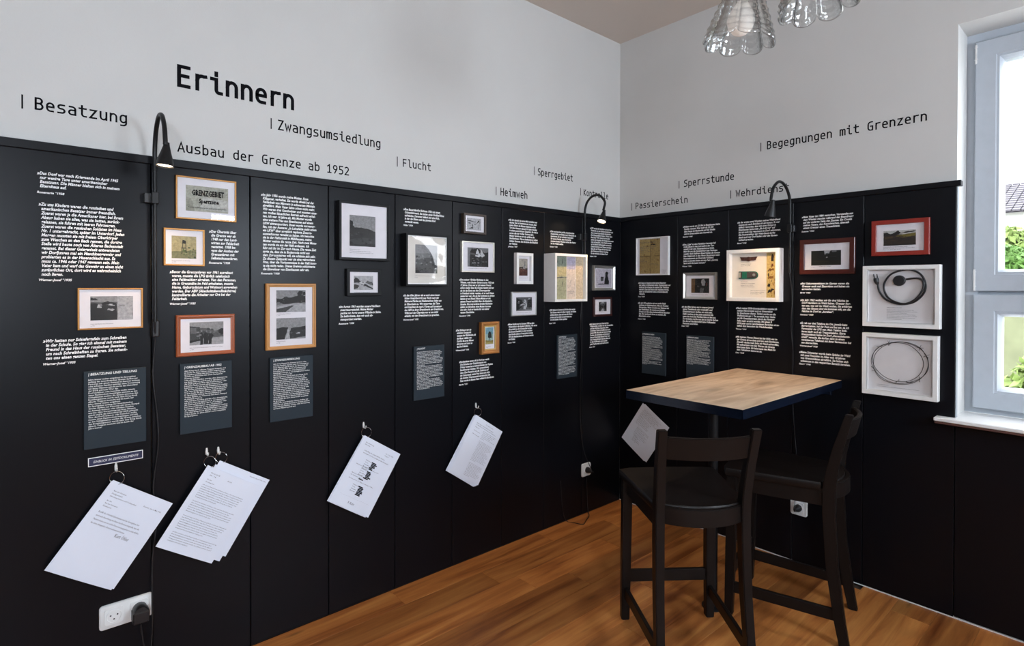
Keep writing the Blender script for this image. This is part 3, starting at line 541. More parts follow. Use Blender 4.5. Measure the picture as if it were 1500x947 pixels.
# ------------------------------------------------------------------ quotations in white lettering on the panels
QT = {
't1': ("»Das Dorf war nach Kriegsende im April 1945|nur wenige Tage unter amerikanischer|Besatzung. Die Männer hielten sich in meinem|Elternhaus auf.", "Rosemarie *1938"),
't2': ("»Zu uns Kindern waren die russischen und|amerikanischen Besatzer immer freundlich.|Zuerst waren ja die Amerikaner hier, bei ihrem|Abzug haben sie alles, was sie hatten, zurück-|gelassen, sie fuhren mit leeren Fahrzeugen.|Zuerst waren die russischen Soldaten im Haus|Nr. 1 untergebracht, später im Unterdorf. Jeden|Morgen mussten sie mit freiem Oberkörper|zum Waschen an den Bach rennen, die dortige|Stelle wird heute noch von Älteren Badeanstalt|genannt. Bei dieser Gelegenheit entwendeten|wir Dorfjungen mal ein Maschinengewehr und|probierten es in der Hasenschlucht aus. Es|muss ca. 1946 oder 1947 gewesen sein. Mein|Vater kam und warf das Gewehr an einen nicht|zugänglichen Ort, dort wird es wahrscheinlich|noch liegen.", "Werner-Josef *1935"),
't3': ("»Wir hatten nur Schiefertafeln zum Schreiben|in der Schule. So ging ich einmal mit meinem|Freund in das Haus der russischen Besatzer,|um nach Schreibheften zu fragen. Sie schenk-|ten uns einen ganzen Stapel.", "Werner-Josef *1935"),
't4': ("»Der Übertritt über|die Grenze war ab|1948 nur den Land-|wirten zur Feldarbeit|gestattet. 1958 be-|gann der Ausbau der|Grenzanlagen mit|Selbstschussanlagen.", "Rosemarie *1938"),
't5': ("»Bevor die Grenzanlagen vor 1961 ausgebaut|waren, musste die LPG täglich telefonisch|eine Feldmeldung abgeben. Von den Personen,|die in Grenznähe im Feld arbeiteten, musste|Name, Geburtsdatum und Wohnort angegeben|werden. Der ABV (Abschnittsbevollmächtigte)|kontrollierte die Arbeiter vor Ort bei der|Feldarbeit.", "Werner-Josef *1935"),
't6': ("»Im Jahr 1956 wurde meine Mutter, Rosa|Klöppner, verhaftet. Sie wurde direkt bei der|Feldarbeit von Männern in schwarzen Mänteln|abgeführt. Mein Vater lebte schon nicht mehr.|Wir waren drei Geschwister und mussten unse-|ren großen bäuerlichen Betrieb aufrecht erhal-|ten, ich war 16 Jahre alt. Mit Mutter wurde|eine weitere Frau aus Eisenhausen auf einem|LKW abtransportiert. Ihnen wurde vorgewor-|fen, mit der Aussage: „In Leinefelde steht schon|ein LKW“ über angeblich geplante Zwangs-|aussiedlungen geredet zu haben. Ich besuchte|sie in der Haftanstalt in Mühlhausen, meine|Mutter weinte die ganze Zeit. Nach zwei Mona-|ten wurde sie aus der Haft entlassen. Ich|fuhr mit ihr im Zug nach Hause. Die ganze Zeit|sagte sie, dass sie in Bodenrode nicht aus|dem Zug aussteigen will, sie schämte sich sehr.|Zu diesem Zeitpunkt war sie eine gebrochene|Frau, über die Vorkommnisse in der Haft konn-|te sie nicht reden. Dieses Ereignis schüchterte|die Einwohner von Eisenhausen sehr ein.", "Rosemarie *1938"),
't7': ("»Im August 1961 wurden unsere Nachbarn|zwangsausgesiedelt. Meine Mutter|packte vor Angst unsere Wäsche in Säcke.|Sie befürchtete, dass wir auch ab-|transportiert werden.", "Rosemarie *1938"),
't8': ("»Eine Bauernfamilie flüchtete 1952 mit einem|Ochsenfuhrwerk. Sie hatten einen Großteil ihres|aufgeladen. Darunter befand sich eine Kuh,|in der die Eltern und das jüngste Kind|versteckt waren.", "Hilde *1934"),
't9': ("»In den 60er Jahren gab es auch einen bauer-|lichen Grenzübertritt: aus Flucht nach der|Mehrere Pferde aus Niedersachsen liefen uns|in Obersheim zu. Wir versorgten die Tiere|und brachten sie nach 3 Tagen auf Anweisung|der ABV zu ihrer Eigentümerin am Grenzbogen.|Während der Übergabe war es uns nicht|erlaubt, mit den Eigentümern zu sprechen.", "Werner-Josef *1935"),
't10': ("»Eine meiner 4 Brüder flüchteten in den|Westen, mein Bruder Gerhard schon 1953 mit|17 Jahren. Dann war er mit seinem Freund|schon wieder über die Grenze gesetzt und nur|als sie das Essen aus dem Zwangsquartier|in Friedland wieder gesehen, ob er nach Hause|weitergang war. Als sie hier wohnten zu dritten|kamen er am Abend. Meine Mutter er mit|seinem Freund endgültig über die Eisenbahn-|Strecke. Die zwei anderen Brüder flüchteten|später, an derselben ohne Mutter konnten|uns sehr. Auch er kannte ihn von seiner|ganzen Geschichte.", "Hannelore *1940"),
't11': ("»Der Eichbaum war ein|wichtiger Grenzpunkt|gewesen der Flüchtenden, als|die Mauer gefallen war.|Dorthin die sogar Männer|alle waren und zuvor an|das Dorf dienten.", "Werner-Josef *1935"),
't12': ("»Familienfeste waren oft im Dorf nur geteilt.|Die Einheiten der Grenzkompanie von|Dritter waren lange Schwierigkeiten der Papiere|Bewilligungen gegeben. Wir veranstalteten|dann: Eine Deutsche sah die Telefonie auf|der Seitenwand, meine Frau hatte sich nicht|die Anträge Westgemeinde eingebracht. Die|Feier wurde in diesem Haus gefeiert in Bornhagen.", "Martha *1931"),
't13': ("»Als ich damals das erste Mal verhaftet war|dachte: Das ist bestimmt ein Irrtum, aber|meine Eltern die Mutter bekamen einen|Tag ihre Antwort darauf: Er habe geredet|in einem persönlichen Gespräch. Sie rief an|wegen des der großen Sommer Jahr.|Mutter konnte es mir nie erklären die|Nachbarinnen. Was es bedeutete zu gehen|letzten Sommer, hat die lange die Erlaubnis|zur Heimat.", "Johannes *1947"),
't14': ("»Meine Familie war im Sommer 1958 aus dem|Wohngebiet in das Ausland geflüchtet. Wir waren|alle zugleich an der Grenzpolizei gerufen|die Grenze Eisenfeld. Es sollte geschehen|eine Familie nicht im Grenzgebiet mussten|Wir die Nachbarsleute, auf Grenze wurden|wir Kinder.", "Renate *1943"),
't15': ("»Wer uns besuchen wollte, brauchte einen|Passierschein, um Einlass nach Obersheim zu|beantragen. Es war schwierig besonders|für unsere Familie, denn Verwandte|mussten bereits Wochen vorher den Antrag|bei der Polizei stellen.", "Gerhard *1950"),
't16': ("»Wir haben im Sommer als Kinder den ganzen|Tag Schnee gelernt im Bach gespielt, der kleine|schöne Strand, dann sah man die Grenz-|posten und so sieht es noch heute aus,|wo die Schüler früher spielten.", "Karin *1952"),
't17': ("»1971 wurde die Verlobung mit der Frau|Kontrolle von der Grenze beobachtet und|dann in der Kontrollstelle festgehalten.|Die Grenzsoldaten fragten „Wohin gehst|Ihre Frau?“ Wir gingen los und jeder|zeigte den Ausweis, die Grenzposten waren|ganz unfreundlich. In der Nacht wurden|wir im Bezirk Heiligenstadt vernommen.|Danach wurde in der Zeitung berichtet|dass alle ein Wagen mit der Kontrolle|der Grenze zur Führung mussten.|Es war verboten in diesem Dorf.", "Helmut *1950"),
't18': ("»Als kleiner Junge im Unterdorf zu|Weihnachten wollten wir die Verwandten|auf dem Schlitten besuchen. Mein|Großvater hatte im Kofferraum auch|immer Mit dem alle der Kontroll-Halt|Posten, die verbotene und jahrelang|dass es Kontrollen überall gab. Und|die Grenzpolizisten nahmen alles mit|in den Kofferraum und suchten|jede Tasche nach und nach durch.", "Anton *1957"),
't19': ("»Ich habe in Niederorschel einen Besucher|der selbst in Hildesheim lebte. Passierschein war|nicht auf die Grenze die meiste Zeit Tradition|werden. Dass die Reise nicht gestattet wurde,|wenn er Angehöriger wäre in Kontrollpunkt|gebracht.", "Franz *1939"),
't20': ("»Es gab 150 ansässige mit uns große Stadt|wohnten in Niedersachsen. Manche Tochter|Verwandten. Meine Cousine aus Geismar bei|der Festlichkeit. Sie musste am Schalter|Grenze und die diese herbeigeführte Besucher|die. Die gewünscht Karte zu machen. Sie|Besucherin nichts.", "Helmut *1950"),
't21': ("»Früher wurde um 22 Uhr in Eisenhausen keine|Familie gewusst. Wer mehr als 22 Uhr|dann heute ist Nachtruhe auf der Straße|und im Grenzgebiet zum Ausweis an.", "Manfred *1948"),
't22': ("»Eine „Linie“ an eine Vertiefung herunter lief|große Zäune in den Lohrwald in der Tun-|gestell in der eine Tanzerlaubnis zu holen.|Mehr für uns die Genehmigung kein Verboten|gestellt. Nach Heiligem Abend hatten die Grenze|Sehr Gefahrvoll. In dem Herrn Hauptmann wenn|Personalausweis zur Kontrolle Volksland.|Jeder so jenseits hatten sie zum Fest: „Los mit,|damit sind die Leute gewusst.“", "Werner *1936"),
't23': ("»In den 80er Jahren war in unserer Jugend|waren Tanzabende sehr regelmäßig und|Kinderbetreuung durften wir nicht sein.|Dafür machten ja fast jedes ankommt die|wenn das hohe bei Familiengäste zu fest aus.|Zu viel jedem durfte man hat es wenige Sachen|bis, das auf Nachbarschaft keine Volkssache|Personen anzugeben.", "Hans *1957"),
't24': ("»In der ersten zwei Wochen meines Wehrdienst|musste ich nach Zwickau als eingesetzt. Es war|einfach geworden, dass mit einer Einheit in|Eisenhausen hatte mein „Bis Luft war“ auf|bis ich noch Aus geantwort im Dorf gekommen.|Die Postverteilung der Wehrdienst durfte|damit auch nur Dorf laufen oder der Karten-|verkauf sprechen.", "Bernd *1948"),
't25': ("»Nach meiner DDR-Grundausbildung musste ich|meinen Führungsstab auch an Grenzgebiet|bis Eisenhausen dienen. Täglich wurde uns die|Waffenkunde am 1. Tag zugeteilt. Nun glaube|wir für Grenzübertreter, durch das Flugzeug|halbe mehr erreicht worden. Mit einem R|2018 jeder und in verschiedenen Bereichen einge-|teilten dass besonders das Wachdienstleis.", "Thomas *1969"),
't26': ("»Mit meinem Namen Dienst bei der NVA war im|der Grenze abgeordnet und kam nach Bornhagen.|Zuweilig dachte mein Sohn mir Hund aufgegriffen,|Mit aufmerksam von den Warten die Grenze|übertreten kann. Ich habe heute den Mann Ihr|dem Teilnehmer deswegen ist.", "Otto *1945"),
't27': ("»Mein Vater ist 1984 gestorben. Verwandte aus|dem Westen standen während der Beerdigung|auf der anderen Seite des Zaunes. Ein Cousin|meines Vaters, den Kesselwachen, übersah|einem Grenzer einen Trauerkranz.", "Susanne *1960"),
't28': ("»Bei Geburtstagsfeiern im Garten waren die|Grenzer auch mal Zaungäste und haben sie|angesehen hatten.", "Birgit *1960"),
't29': ("»Im Jahr 1962 wollten wir für drei Nächte im|Dorf Nachbarn zu Wald haben. Grenzer frag-|ten uns, was wir im Wald wollen. Sie erklärten|dass den Einsatz sind sie kommen mit, um die|Nächte im Dorf zu „begehen“.", "Hartmut *1939"),
't30': ("»Es gab nur drei Telefone im Ort, jeweils beim|Bürgermeister, bei der Post und bei mir, da ich|Fernmelder der LPG war. Mein Telefon funk-|tierte häufig auch als Treppentelefon. Einige|Grenzsoldaten hatten im Dorf „Damenbekannt-|schaft“ gemacht. Sie durften dann zu einem|vereinbarten Telefonat mit ihren Verwandten bei|uns übernachten.", "Werner-Josef *1935"),
't31': ("»Meine Schwester wurde beim Spielen im Wald|mit zwei Freunden im Alter von 10 Jahren|von Grenzsoldaten abgeführt. Sie hatten sich|unbewusst in den gesperrten Bereich begeben.", "Georg *1946"),
}
def quote(k):
    wl_, s0, s1, z1, pitch, zc, n = TX[k]; body, cred = QT[k]
    lines = body.split('|'); ind = '  '
    txt = '\n'.join([lines[0]]+[ind+l for l in lines[1:]])
    size = pitch*.98
    me = text_mesh(txt, size, 2, bold=.034, shear=.22, lh=pitch, spacing=1.03)
    a, b = mesh_w(me); me.transform(Matrix.Scale((s1-s0)/(b-a), 4, (1, 0, 0)))
    me.transform(Matrix.Translation((s0, z1-size*.33, .0006)))
    m2 = text_mesh(cred, size*.74, 2, bold=.03, shear=.22); m2.transform(Matrix.Translation((s0-.001, zc-size*.25, .0006)))
    bm = bmesh.new(); bm.from_mesh(me); bm.from_mesh(m2)
    bpy.data.meshes.remove(me); bpy.data.meshes.remove(m2)
    p = panel_at(wl_, (s0+s1)/2)
    return obj('quote_lettering', bm, WTEXT, p, M1 if wl_ == 1 else M2, 'white slanted quotation lettering')
for k in QT: quote(k)
# ------------------------------------------------------------------ slate information boards
WORDS = ("die Grenze zwischen den Besatzungszonen wurde nach dem Krieg durch alliierte Truppen bewacht und im Laufe der Jahre immer weiter ausgebaut "
 "Im Sperrgebiet entlang der innerdeutschen Grenze durften nur Personen mit einem Stempel im Ausweis wohnen oder arbeiten "
 "Familien wurden ohne Vorwarnung aus ihren Häusern geholt und in das Hinterland der DDR gebracht "
 "Wer das Dorf verlassen oder besuchen wollte musste einen Passierschein beantragen und sich an den Schlagbäumen melden").split()
def filler(n, seed, paras, cpl=42):
    r = random.Random(seed); i = r.randrange(len(WORDS)); out = []
    for k in range(n):
        short = k in paras
        lim = int(cpl*(r.uniform(.3, .7) if short else 1)); l = ''
        while len(l)+len(WORDS[i % len(WORDS)]) < lim: l += (' ' if l else '')+WORDS[i % len(WORDS)]; i += 1
        out.append(l+('.' if short else ''))
    return out
BD = {'b1': ('| BESATZUNG UND TEILUNG', 'slate-grey text board directly above the small outlined plate', (5, 11, 22)),
 'b2': ('| GRENZAUSBAU AB 1952', 'slate-grey text board directly below the red-brown framed photo of men beside a train', (4, 15, 24)),
 'b3': ('| ZWANGSUMSIEDLUNG', 'slate-grey text board below the golden frame with two road photographs', (6, 20, 24)),
 'b4': ('| FLUCHT', 'slate-grey text board below the deep black box frame', (9, 18, 25)),
 'b5': ('| KONTROLLE', 'narrow-looking slate text board below the deep white box of old documents', (10, 21, 27)),
 'b6': ('| PASSIERSCHEIN', 'dim slate text board nearest the corner on the right wall, below two short quotations', (10, 21, 25)),
 'b7': ('| SPERRSTUNDE', 'dim slate text board on the right wall behind the table, second from the corner', (10, 16, 23))}
for k, (head, lab, paras) in BD.items():
    wl_, d, s0, s1, z0, z1 = FR[k]; sc = (s0+s1)/2; wd, ht = .172, z1-z0
    e = empty('information_board', wallm(wl_, sc, z0), lab, 'sign', 'slate text boards')
    obj('board', bx(-wd/2, wd/2, 0, ht, 0, d, bev=.001), BOARD, e)
    _, t0, t1, zt, pitch, zh, n = TX[k]
    lines = filler(n, hash(k[1])*0+int(k[1]), paras, 46)
    size = pitch*.98
    me = text_mesh('\n'.join(lines), size, 1, bold=.018, lh=pitch); a, b = mesh_w(me)
    me.transform(Matrix.Scale((t1-t0)/(b-a), 4, (1, 0, 0))); me.transform(Matrix.Translation((t0-sc, zt-z0-size*.33, d+.0004)))
    m2 = fit_text(head, .0058*len(head), .0105, bold=.03, shear=.15); m2.transform(Matrix.Translation((t0-sc, zh-z0-.0035, d+.0004)))
    bm = bmesh.new(); bm.from_mesh(me); bm.from_mesh(m2); obj('lettering', bm, GREYT, e, label='small white print')
# outlined plate
wl_, d, s0, s1, z0, z1 = FR['plate']; wd = s1-s0; ht = .029
e = empty('outlined_sign_plate', wallm(wl_, (s0+s1)/2, (z0+z1)/2-ht/2), 'small navy plate with white outline reading Einblick in Zeitdokumente above the first hook', 'sign')
obj('plate', bx(-wd/2, wd/2, 0, ht, 0, .004), NAVY, e)
bm = bmesh.new(); rectring(bm, wd, ht, [(0, .004), (0, .0048), (.0022, .0048), (.0022, .004)]); obj('outline', bm, WTEXT, e)
me = fit_text('EINBLICK IN ZEITDOKUMENTE', wd*.82, .011, bold=.0, shear=.25); me.transform(Matrix.Translation((-wd*.41, ht/2-.0042, .0046))); link('lettering', me, WTEXT, e)
# ------------------------------------------------------------------ framed pictures
def poly(bm, cl, pts, col, z):
    f = bm.faces.new([bm.verts.new((p[0], p[1], z)) for p in pts])
    f.normal_update()
    if f.normal.z < 0: f.normal_flip()
    for l in f.loops: l[cl] = (*col, 1)
def g(v): return (v, v, v*1.02)
def rough(pts, seed, amp=.012, n=5):
    r = random.Random(seed); out = []
    for i, p in enumerate(pts):
        q = pts[(i+1) % len(pts)]
        for j in range(n):
            t = j/n; a = amp if j else 0
            out.append((p[0]+(q[0]-p[0])*t+r.uniform(-a, a), p[1]+(q[1]-p[1])*t+r.uniform(-a, a)))
    return out
def make_print(parent, W, H, rect, base, polys, z, name='photo_print', blobs=None):
    u0, u1, v0, v1 = rect; bm = bmesh.new(); cl = bm.loops.layers.color.new('Col')
    px = lambda u, v: (-W/2+W*(u0+(u1-u0)*u), H*(v0+(v1-v0)*v))
    poly(bm, cl, [px(0, 0), px(1, 0), px(1, 1), px(0, 1)], base, z)
    for i, (col, pts) in enumerate(polys):
        q = [(min(1, max(0, a)), min(1, max(0, b))) for a, b in rough(pts, i+3)]
        poly(bm, cl, [px(a, b) for a, b in q], col, z+.00012*(i+1))
    k = len(polys)+1
    if blobs:
        r = random.Random(blobs[0])
        for i in range(blobs[1]):
            a, b = r.uniform(blobs[2], blobs[3]), r.uniform(blobs[4], blobs[5]); s = r.uniform(.02, .07); v = r.choice(blobs[6])
            pts = [(min(1, max(0, a+s*math.cos(t)*r.uniform(.6, 1.3))), min(1, max(0, b+s*.7*math.sin(t)*r.uniform(.6, 1.3)))) for t in [0, 1, 2.1, 3.1, 4.2, 5.2]]
            poly(bm, cl, [px(*p) for p in pts], v if isinstance(v, tuple) else g(v), z+.00012*k+.00001*i)
    return obj(name, bm, PRINT, parent)
def caption(parent, W, H, u, v, width, txt, z, size=.0042, m=None, name='caption'):
    me = fit_text(txt, W*width, size, res=1, bold=.035 if size > .015 else .01, lh=size*1.5); me.transform(Matrix.Translation((-W/2+W*u, H*v, z)))
    return link(name, me, m or INK, parent)
def frame(key, lab, fmat, fw, prints, caps=(), style='flat', backm=None, recess=None, glass=True, innerlip=None, wd=None):
    wl_, d, s0, s1, z0, z1 = FR[key]; W, H = s1-s0, z1-z0
    e = empty('picture_frame', wallm(wl_, (s0+s1)/2, z0), lab, 'picture frame', 'framed exhibits on the '+('left' if wl_ == 1 else 'right')+' wall')
    rec = recess if recess is not None else d-.005
    bm = bmesh.new()
    if style == 'flat': pr = [(0, 0), (0, d-.0015), (.0015, d), (fw-.001, d), (fw, d-.001), (fw, rec-.002), (fw, 0)]
    elif style == 'mould': pr = [(0, 0), (0, d-.003), (.003, d), (fw*.45, d), (fw*.6, d-.003), (fw*.85, d-.004), (fw, d-.005), (fw, 0)]
    elif style == 'scoop': pr = [(0, 0), (0, d-.001), (fw*.15, d+.004), (fw*.35, d+.003), (fw*.7, d-.004), (fw, d-.006), (fw, 0)]
    elif style == 'box': pr = [(0, 0), (0, d-.001), (.001, d), (fw, d), (fw, .006), (fw*.5, .004)]
    rectring(bm, W, H, pr)
    obj('frame', bm, fmat, e)
    back = .006 if style == 'box' and recess is None else min(rec, d)-.004
    if innerlip:
        b2 = bmesh.new(); rectring(b2, W-2*fw+.0004, H-2*fw+.0004, [(0, back), (0, innerlip[2]), (innerlip[1], innerlip[2]), (innerlip[1], back)])
        o = obj('inner_slip', b2, innerlip[0], e, Matrix.Translation((0, fw-.0002, 0)))
    bmt = bx(-W/2+fw-.0003, W/2-fw+.0003, fw-.0003, H-fw+.0003, back-.003, back)
    obj('mat_board', bmt, backm or MATB, e)
    for rect, base, polys, *bl in prints: make_print(e, W, H, rect, base, polys, back+.0003, blobs=bl[0] if bl else None)
    for c in caps: caption(e, W, H, c[0], c[1], c[2], c[3], back+.0023, *(c[4:] or ()))
    if glass: obj('glass_pane', bx(-W/2+fw, W/2-fw, fw, H-fw, max(back+.004, d-.004), max(back+.005, d-.003)) if False else (lambda b: (b.faces.new([b.verts.new(p) for p in ((-W/2+fw, fw, max(back+.0031, d-.004)), (W/2-fw, fw, max(back+.0031, d-.004)), (W/2-fw, H-fw, max(back+.0031, d-.004)), (-W/2+fw, H-fw, max(back+.0031, d-.004)))]), b)[1])(bmesh.new()), WARPG if key == 'warp' else PGLASS, e)
    return e, W, H, back
frame('tank', 'thin gilt frame with a wide grey photo whose right half is pale', GOLD, .0055, [
 ((.19, .84, .22, .80), g(.30), [(g(.50), [(0, .75), (1, .75), (1, 1), (0, 1)]), (g(.62), [(.62, 0), (1, 0), (1, 1), (.62, 1)]), (g(.045), [(0, 0), (.42, 0), (.45, .5), (.3, .62), (.1, .7), (0, .66)]),
  (g(.10), [(.40, 0), (.62, 0), (.60, .7), (.4, .8), (.25, .7)]), (g(.06), [(0, .84), (.18, .84), (.12, .92), (0, .94)]), (g(.65), [(.15, .52), (.26, .52), (.27, .64), (.17, .66)]),
  (g(.7), [(.36, .64), (.56, .60), (.55, .67), (.37, .69)]), (g(.6), [(.38, .42), (.5, .38), (.56, .45), (.42, .50)]), (g(.5), [(.66, .58), (.80, .57), (.80, .62), (.67, .63)])], (4, 16, .0, .6, .2, .75, (.05, .12, .2)))],
 [(.19, .125, .34, 'Panzer beim Manöver durch Eisenhausen'), (.19, .08, .06, 'ca. 1946')], recess=.011)
frame('sign', 'thin gilt frame around a document reading Grenzgebiet Sperrzone, under the first lamp', GOLD, .0055, [
 ((.16, .86, .20, .80), (.62, .62, .57), [((.54, .54, .49), [(0, 0), (.2, 0), (.12, .5), (0, .45)]), ((.68, .68, .65), [(.3, .1), (1, .05), (1, .5), (.4, .6)])], (2, 8, 0, 1, 0, 1, ((.58, .58, .53), (.66, .66, .62))))],
 [(.25, .575, .54, 'GRENZGEBIET', .028, BTEXT), (.37, .40, .33, 'Sperrzone', .022, BTEXT), (.20, .275, .63, 'Betreten und Befahren nur mit Sondergenehmigung gestattet', .007, BTEXT)], recess=.011)
frame('tower', 'small square gilt frame with a faded green watchtower photo', GOLD, .006, [
 ((.19, .79, .2, .80), (.62, .58, .42), [((.44, .44, .30), [(0, 0), (1, 0), (1, .3), (0, .25)]), ((.42, .42, .28), [(.0, .22), (1, .30), (1, .42), (.6, .34), (0, .30)]), ((.09, .10, .06), [(.42, .66), (.58, .66), (.58, .80), (.44, .84)]),
 ((.16, .17, .11), [(.38, .2), (.41, .2), (.46, .66), (.43, .66)]), ((.16, .17, .11), [(.60, .18), (.57, .18), (.55, .66), (.58, .66)]), ((.14, .15, .10), [(.38, .45), (.6, .45), (.6, .48), (.38, .48)])], (5, 26, .4, 1, .0, .5, ((.30, .36, .18), (.2, .24, .14), (.48, .50, .36))))],
 [(.19, .13, .44, 'Beobachtungsturm auf dem Berg'), (.19, .09, .1, 'ca. 1970')], recess=.011)
frame('men', 'red-brown wooden frame with grey photo of men beside a railway carriage', BROWNF, .014, [
 ((.22, .80, .26, .82), g(.52), [(g(.58), [(0, 0), (1, .0), (1, .33), (.6, .24), (.28, .26), (0, .1)]), (g(.20), [(0, .12), (.30, .2), (.30, .78), (0, .82)]), (g(.35), [(.02, .5), (.2, .5), (.2, .76), (.03, .78)]), (g(.03), [(0, .10), (.3, .18), (.3, .26), (0, .2)]),
  (g(.30), [(.3, .3), (1, .32), (1, .6), (.75, .62), (.5, .72), (.3, .75)]), (g(.05), [(.86, .5), (1, .42), (1, .68), (.92, .7), (.84, .62)]), (g(.04), [(0, .78), (.2, .76), (.2, .79), (0, .84)]), (g(.02), [(.30, .0), (.37, .0), (.40, .4), (.36, .58), (.30, .50)]),
  (g(.02), [(.40, .04), (.55, .02), (.54, .5), (.46, .56), (.40, .48)]), (g(.02), [(.55, .02), (.64, .02), (.66, .3), (.70, .4), (.64, .5), (.56, .5)]), (g(.5), [(.33, .56), (.37, .56), (.37, .63), (.33, .63)]), (g(.45), [(.47, .56), (.51, .56), (.51, .63), (.47, .63)]), (g(.4), [(.59, .5), (.63, .5), (.63, .6), (.59, .6)])], (8, 14, .1, .95, .35, .7, (.2, .45, .12)))],
 [(.22, .19, .56, 'Bahnreisende an der Grenzübergangsstelle, Aufnahme von Soldaten'), (.22, .145, .07, 'ca. 1956')], 'mould', recess=.012)
_road1 = ((.2, .79, .565, .90), g(.50), [(g(.04), [(0, .42), (.3, .36), (.7, .42), (1, .42), (1, .72), (.8, .78), (.5, .66), (.3, .68), (.12, .6), (0, .64)]), (g(.05), [(.75, .7), (.86, .72), (.9, .95), (.78, .98), (.7, .86)]), (g(.08), [(.88, .72), (1, .8), (1, .95), (.9, .9)]),
  (g(.6), [(0, .22), (.3, .34), (.75, .40), (1, .34), (1, 0), (.4, 0), (.2, .05)]), (g(.18), [(0, 0), (.3, 0), (.6, .3), (.5, .3), (0, .14)]), (g(.4), [(0, .3), (.2, .4), (.1, .46), (0, .44)])], (3, 12, 0, 1, .45, .68, (.02, .12, .3)))
_road2 = ((.2, .79, .15, .475), g(.52), [(g(.14), [(.42, .02), (1, .1), (1, .6), (.5, .52), (.45, .35)]), (g(.03), [(0, .0), (.28, .0), (.36, .45), (.40, .55), (.2, .58), (0, .52)]), (g(.62), [(.28, 0), (.46, 0), (.43, .4), (.40, .5), (.36, .3)]), (g(.03), [(.85, .42), (1, .44), (1, .60), (.88, .56)]), (g(.7), [(.66, .26), (.80, .24), (.80, .31), (.68, .31)])], (6, 12, .45, 1, .1, .45, (.08, .2, .28)))
frame('road', 'upright golden wooden frame holding two grey road photographs one above the other', OAKF, .014, [_road1, _road2], [(.2, .535, .28, 'Grenzübergang bei Wiesen'), (.2, .51, .07, 'ca. 1960'), (.2, .12, .18, 'Straße im Sperrgebiet'), (.2, .095, .07, 'ca. 1958')], 'mould', recess=.014)
frame('hill', 'large square black frame with a grey landscape photo, top left of the flight panels', BLACKF, .011, [
 ((.21, .72, .24, .77), g(.50), [(g(.12), [(0, 0), (1, 0), (1, .5), (.8, .56), (.45, .62), (.2, .6), (0, .78)]), (g(.06), [(0, .55), (.14, .6), (.12, .8), (0, .84)]), (g(.2), [(0, .2), (.6, .3), (1, .25), (1, .1), (.4, .06), (0, .1)])], (9, 24, 0, 1, .05, .58, (.06, .1, .2, .28)))],
 [(.21, .18, .2, 'Eisenhausen'), (.21, .15, .42, 'Zwangsumsiedlung mit Pferdewagen'), (.21, .12, .46, 'Blick vom Eisenberg auf das Unterdorf, 1961')], recess=.030)
frame('snow', 'small black frame with a black and white snowy village photo, lower of two black frames', BLACKF, .014, [
 ((.21, .77, .22, .74), g(.62), [(g(.03), [(0, .5), (.2, .52), (.55, .3), (1, .02), (1, .12), (.6, .42), (.3, .64), (.25, .78), (.1, .9), (0, .72)]), (g(.08), [(0, .05), (.2, .12), (.28, .3), (.1, .4), (0, .38)]), (g(.3), [(.6, .5), (1, .3), (1, .5), (.7, .66)]), (g(.7), [(.25, .5), (.5, .35), (.6, .5), (.4, .62)])], (1, 10, .4, 1, .2, .6, (.1, .3, .7)))],
 [(.21, .12, .46, 'Verlassenes Gehöft im Winter'), (.21, .08, .1, '1961')], recess=.016)
frame('warp', 'deep black box frame with white interior and rippled shiny cover reflecting the window', BLACKF, .009, [
 ((.24, .76, .25, .80), g(.42), [(g(.25), [(0, 0), (1, 0), (1, .5), (.5, .55), (0, .45)]), (g(.5), [(.0, .7), (1, .7), (1, 1), (0, 1)]), (g(.03), [(.86, .05), (1, .0), (1, .72), (.88, .7)]), (g(.04), [(0, 0), (.25, 0), (.15, .1), (0, .12)])], (7, 40, .0, .9, .05, .62, (.06, .15, .3, .5)))],
 [(.22, .19, .44, 'Geflüchtete Pferde am Grenzzaun'), (.22, .16, .06, '1964')], 'box', recess=.040, innerlip=(WHITEF, .004, .047), backm=CREAM)
frame('sketch', 'smallest dark walnut frame with a pale line drawing, above the tent photo', DBROWN, .011, [
 ((.16, .80, .2, .78), g(.66), [(g(.2), [(.05, .75), (.6, .68), (.7, .7), (.1, .82)]), (g(.12), [(.1, .55), (.25, .5), (.26, .6), (.1, .62)]), (g(.06), [(.55, .45), (.75, .62), (.9, .8), (.8, .85), (.7, .6), (.5, .5)]), (g(.1), [(.35, .35), (.4, .2), (.42, .45), (.36, .5)]), (g(.15), [(.1, .1), (.45, .12), (.42, .25), (.3, .22)]), (g(.35), [(.8, .1), (.84, .1), (.9, .7), (.86, .7)])])],
 [(.18, .12, .4, 'Skizze eines Zaunes')], recess=.021)
frame('tent', 'silver frame with yellowish edges and a dark photo of a pale tent shape', CHAMP, .007, [
 ((.18, .82, .18, .80), g(.42), [(g(.08), [(.1, 0), (1, 0), (1, .8), (.8, .74), (.6, .9), (.45, .98), (.3, .9), (.2, .95), (.12, .8)]), (g(.04), [(.12, .75), (.3, .95), (.5, .85), (.5, .7), (.2, .68)]), (g(.75), [(.35, .55), (.46, .95), (.62, .6), (.55, .5)]), (g(.7), [(.62, .55), (.62, .95), (.82, .6), (.7, .5)]), (g(.3), [(.1, .66), (.5, .6), (.5, .66), (.1, .74)])], (12, 26, .12, .95, .05, .5, (.03, .3, .6, .02)))],
 [(.2, .12, .56, 'Flüchtlinge mit Zelt am Waldrand, 1952')], recess=.016)
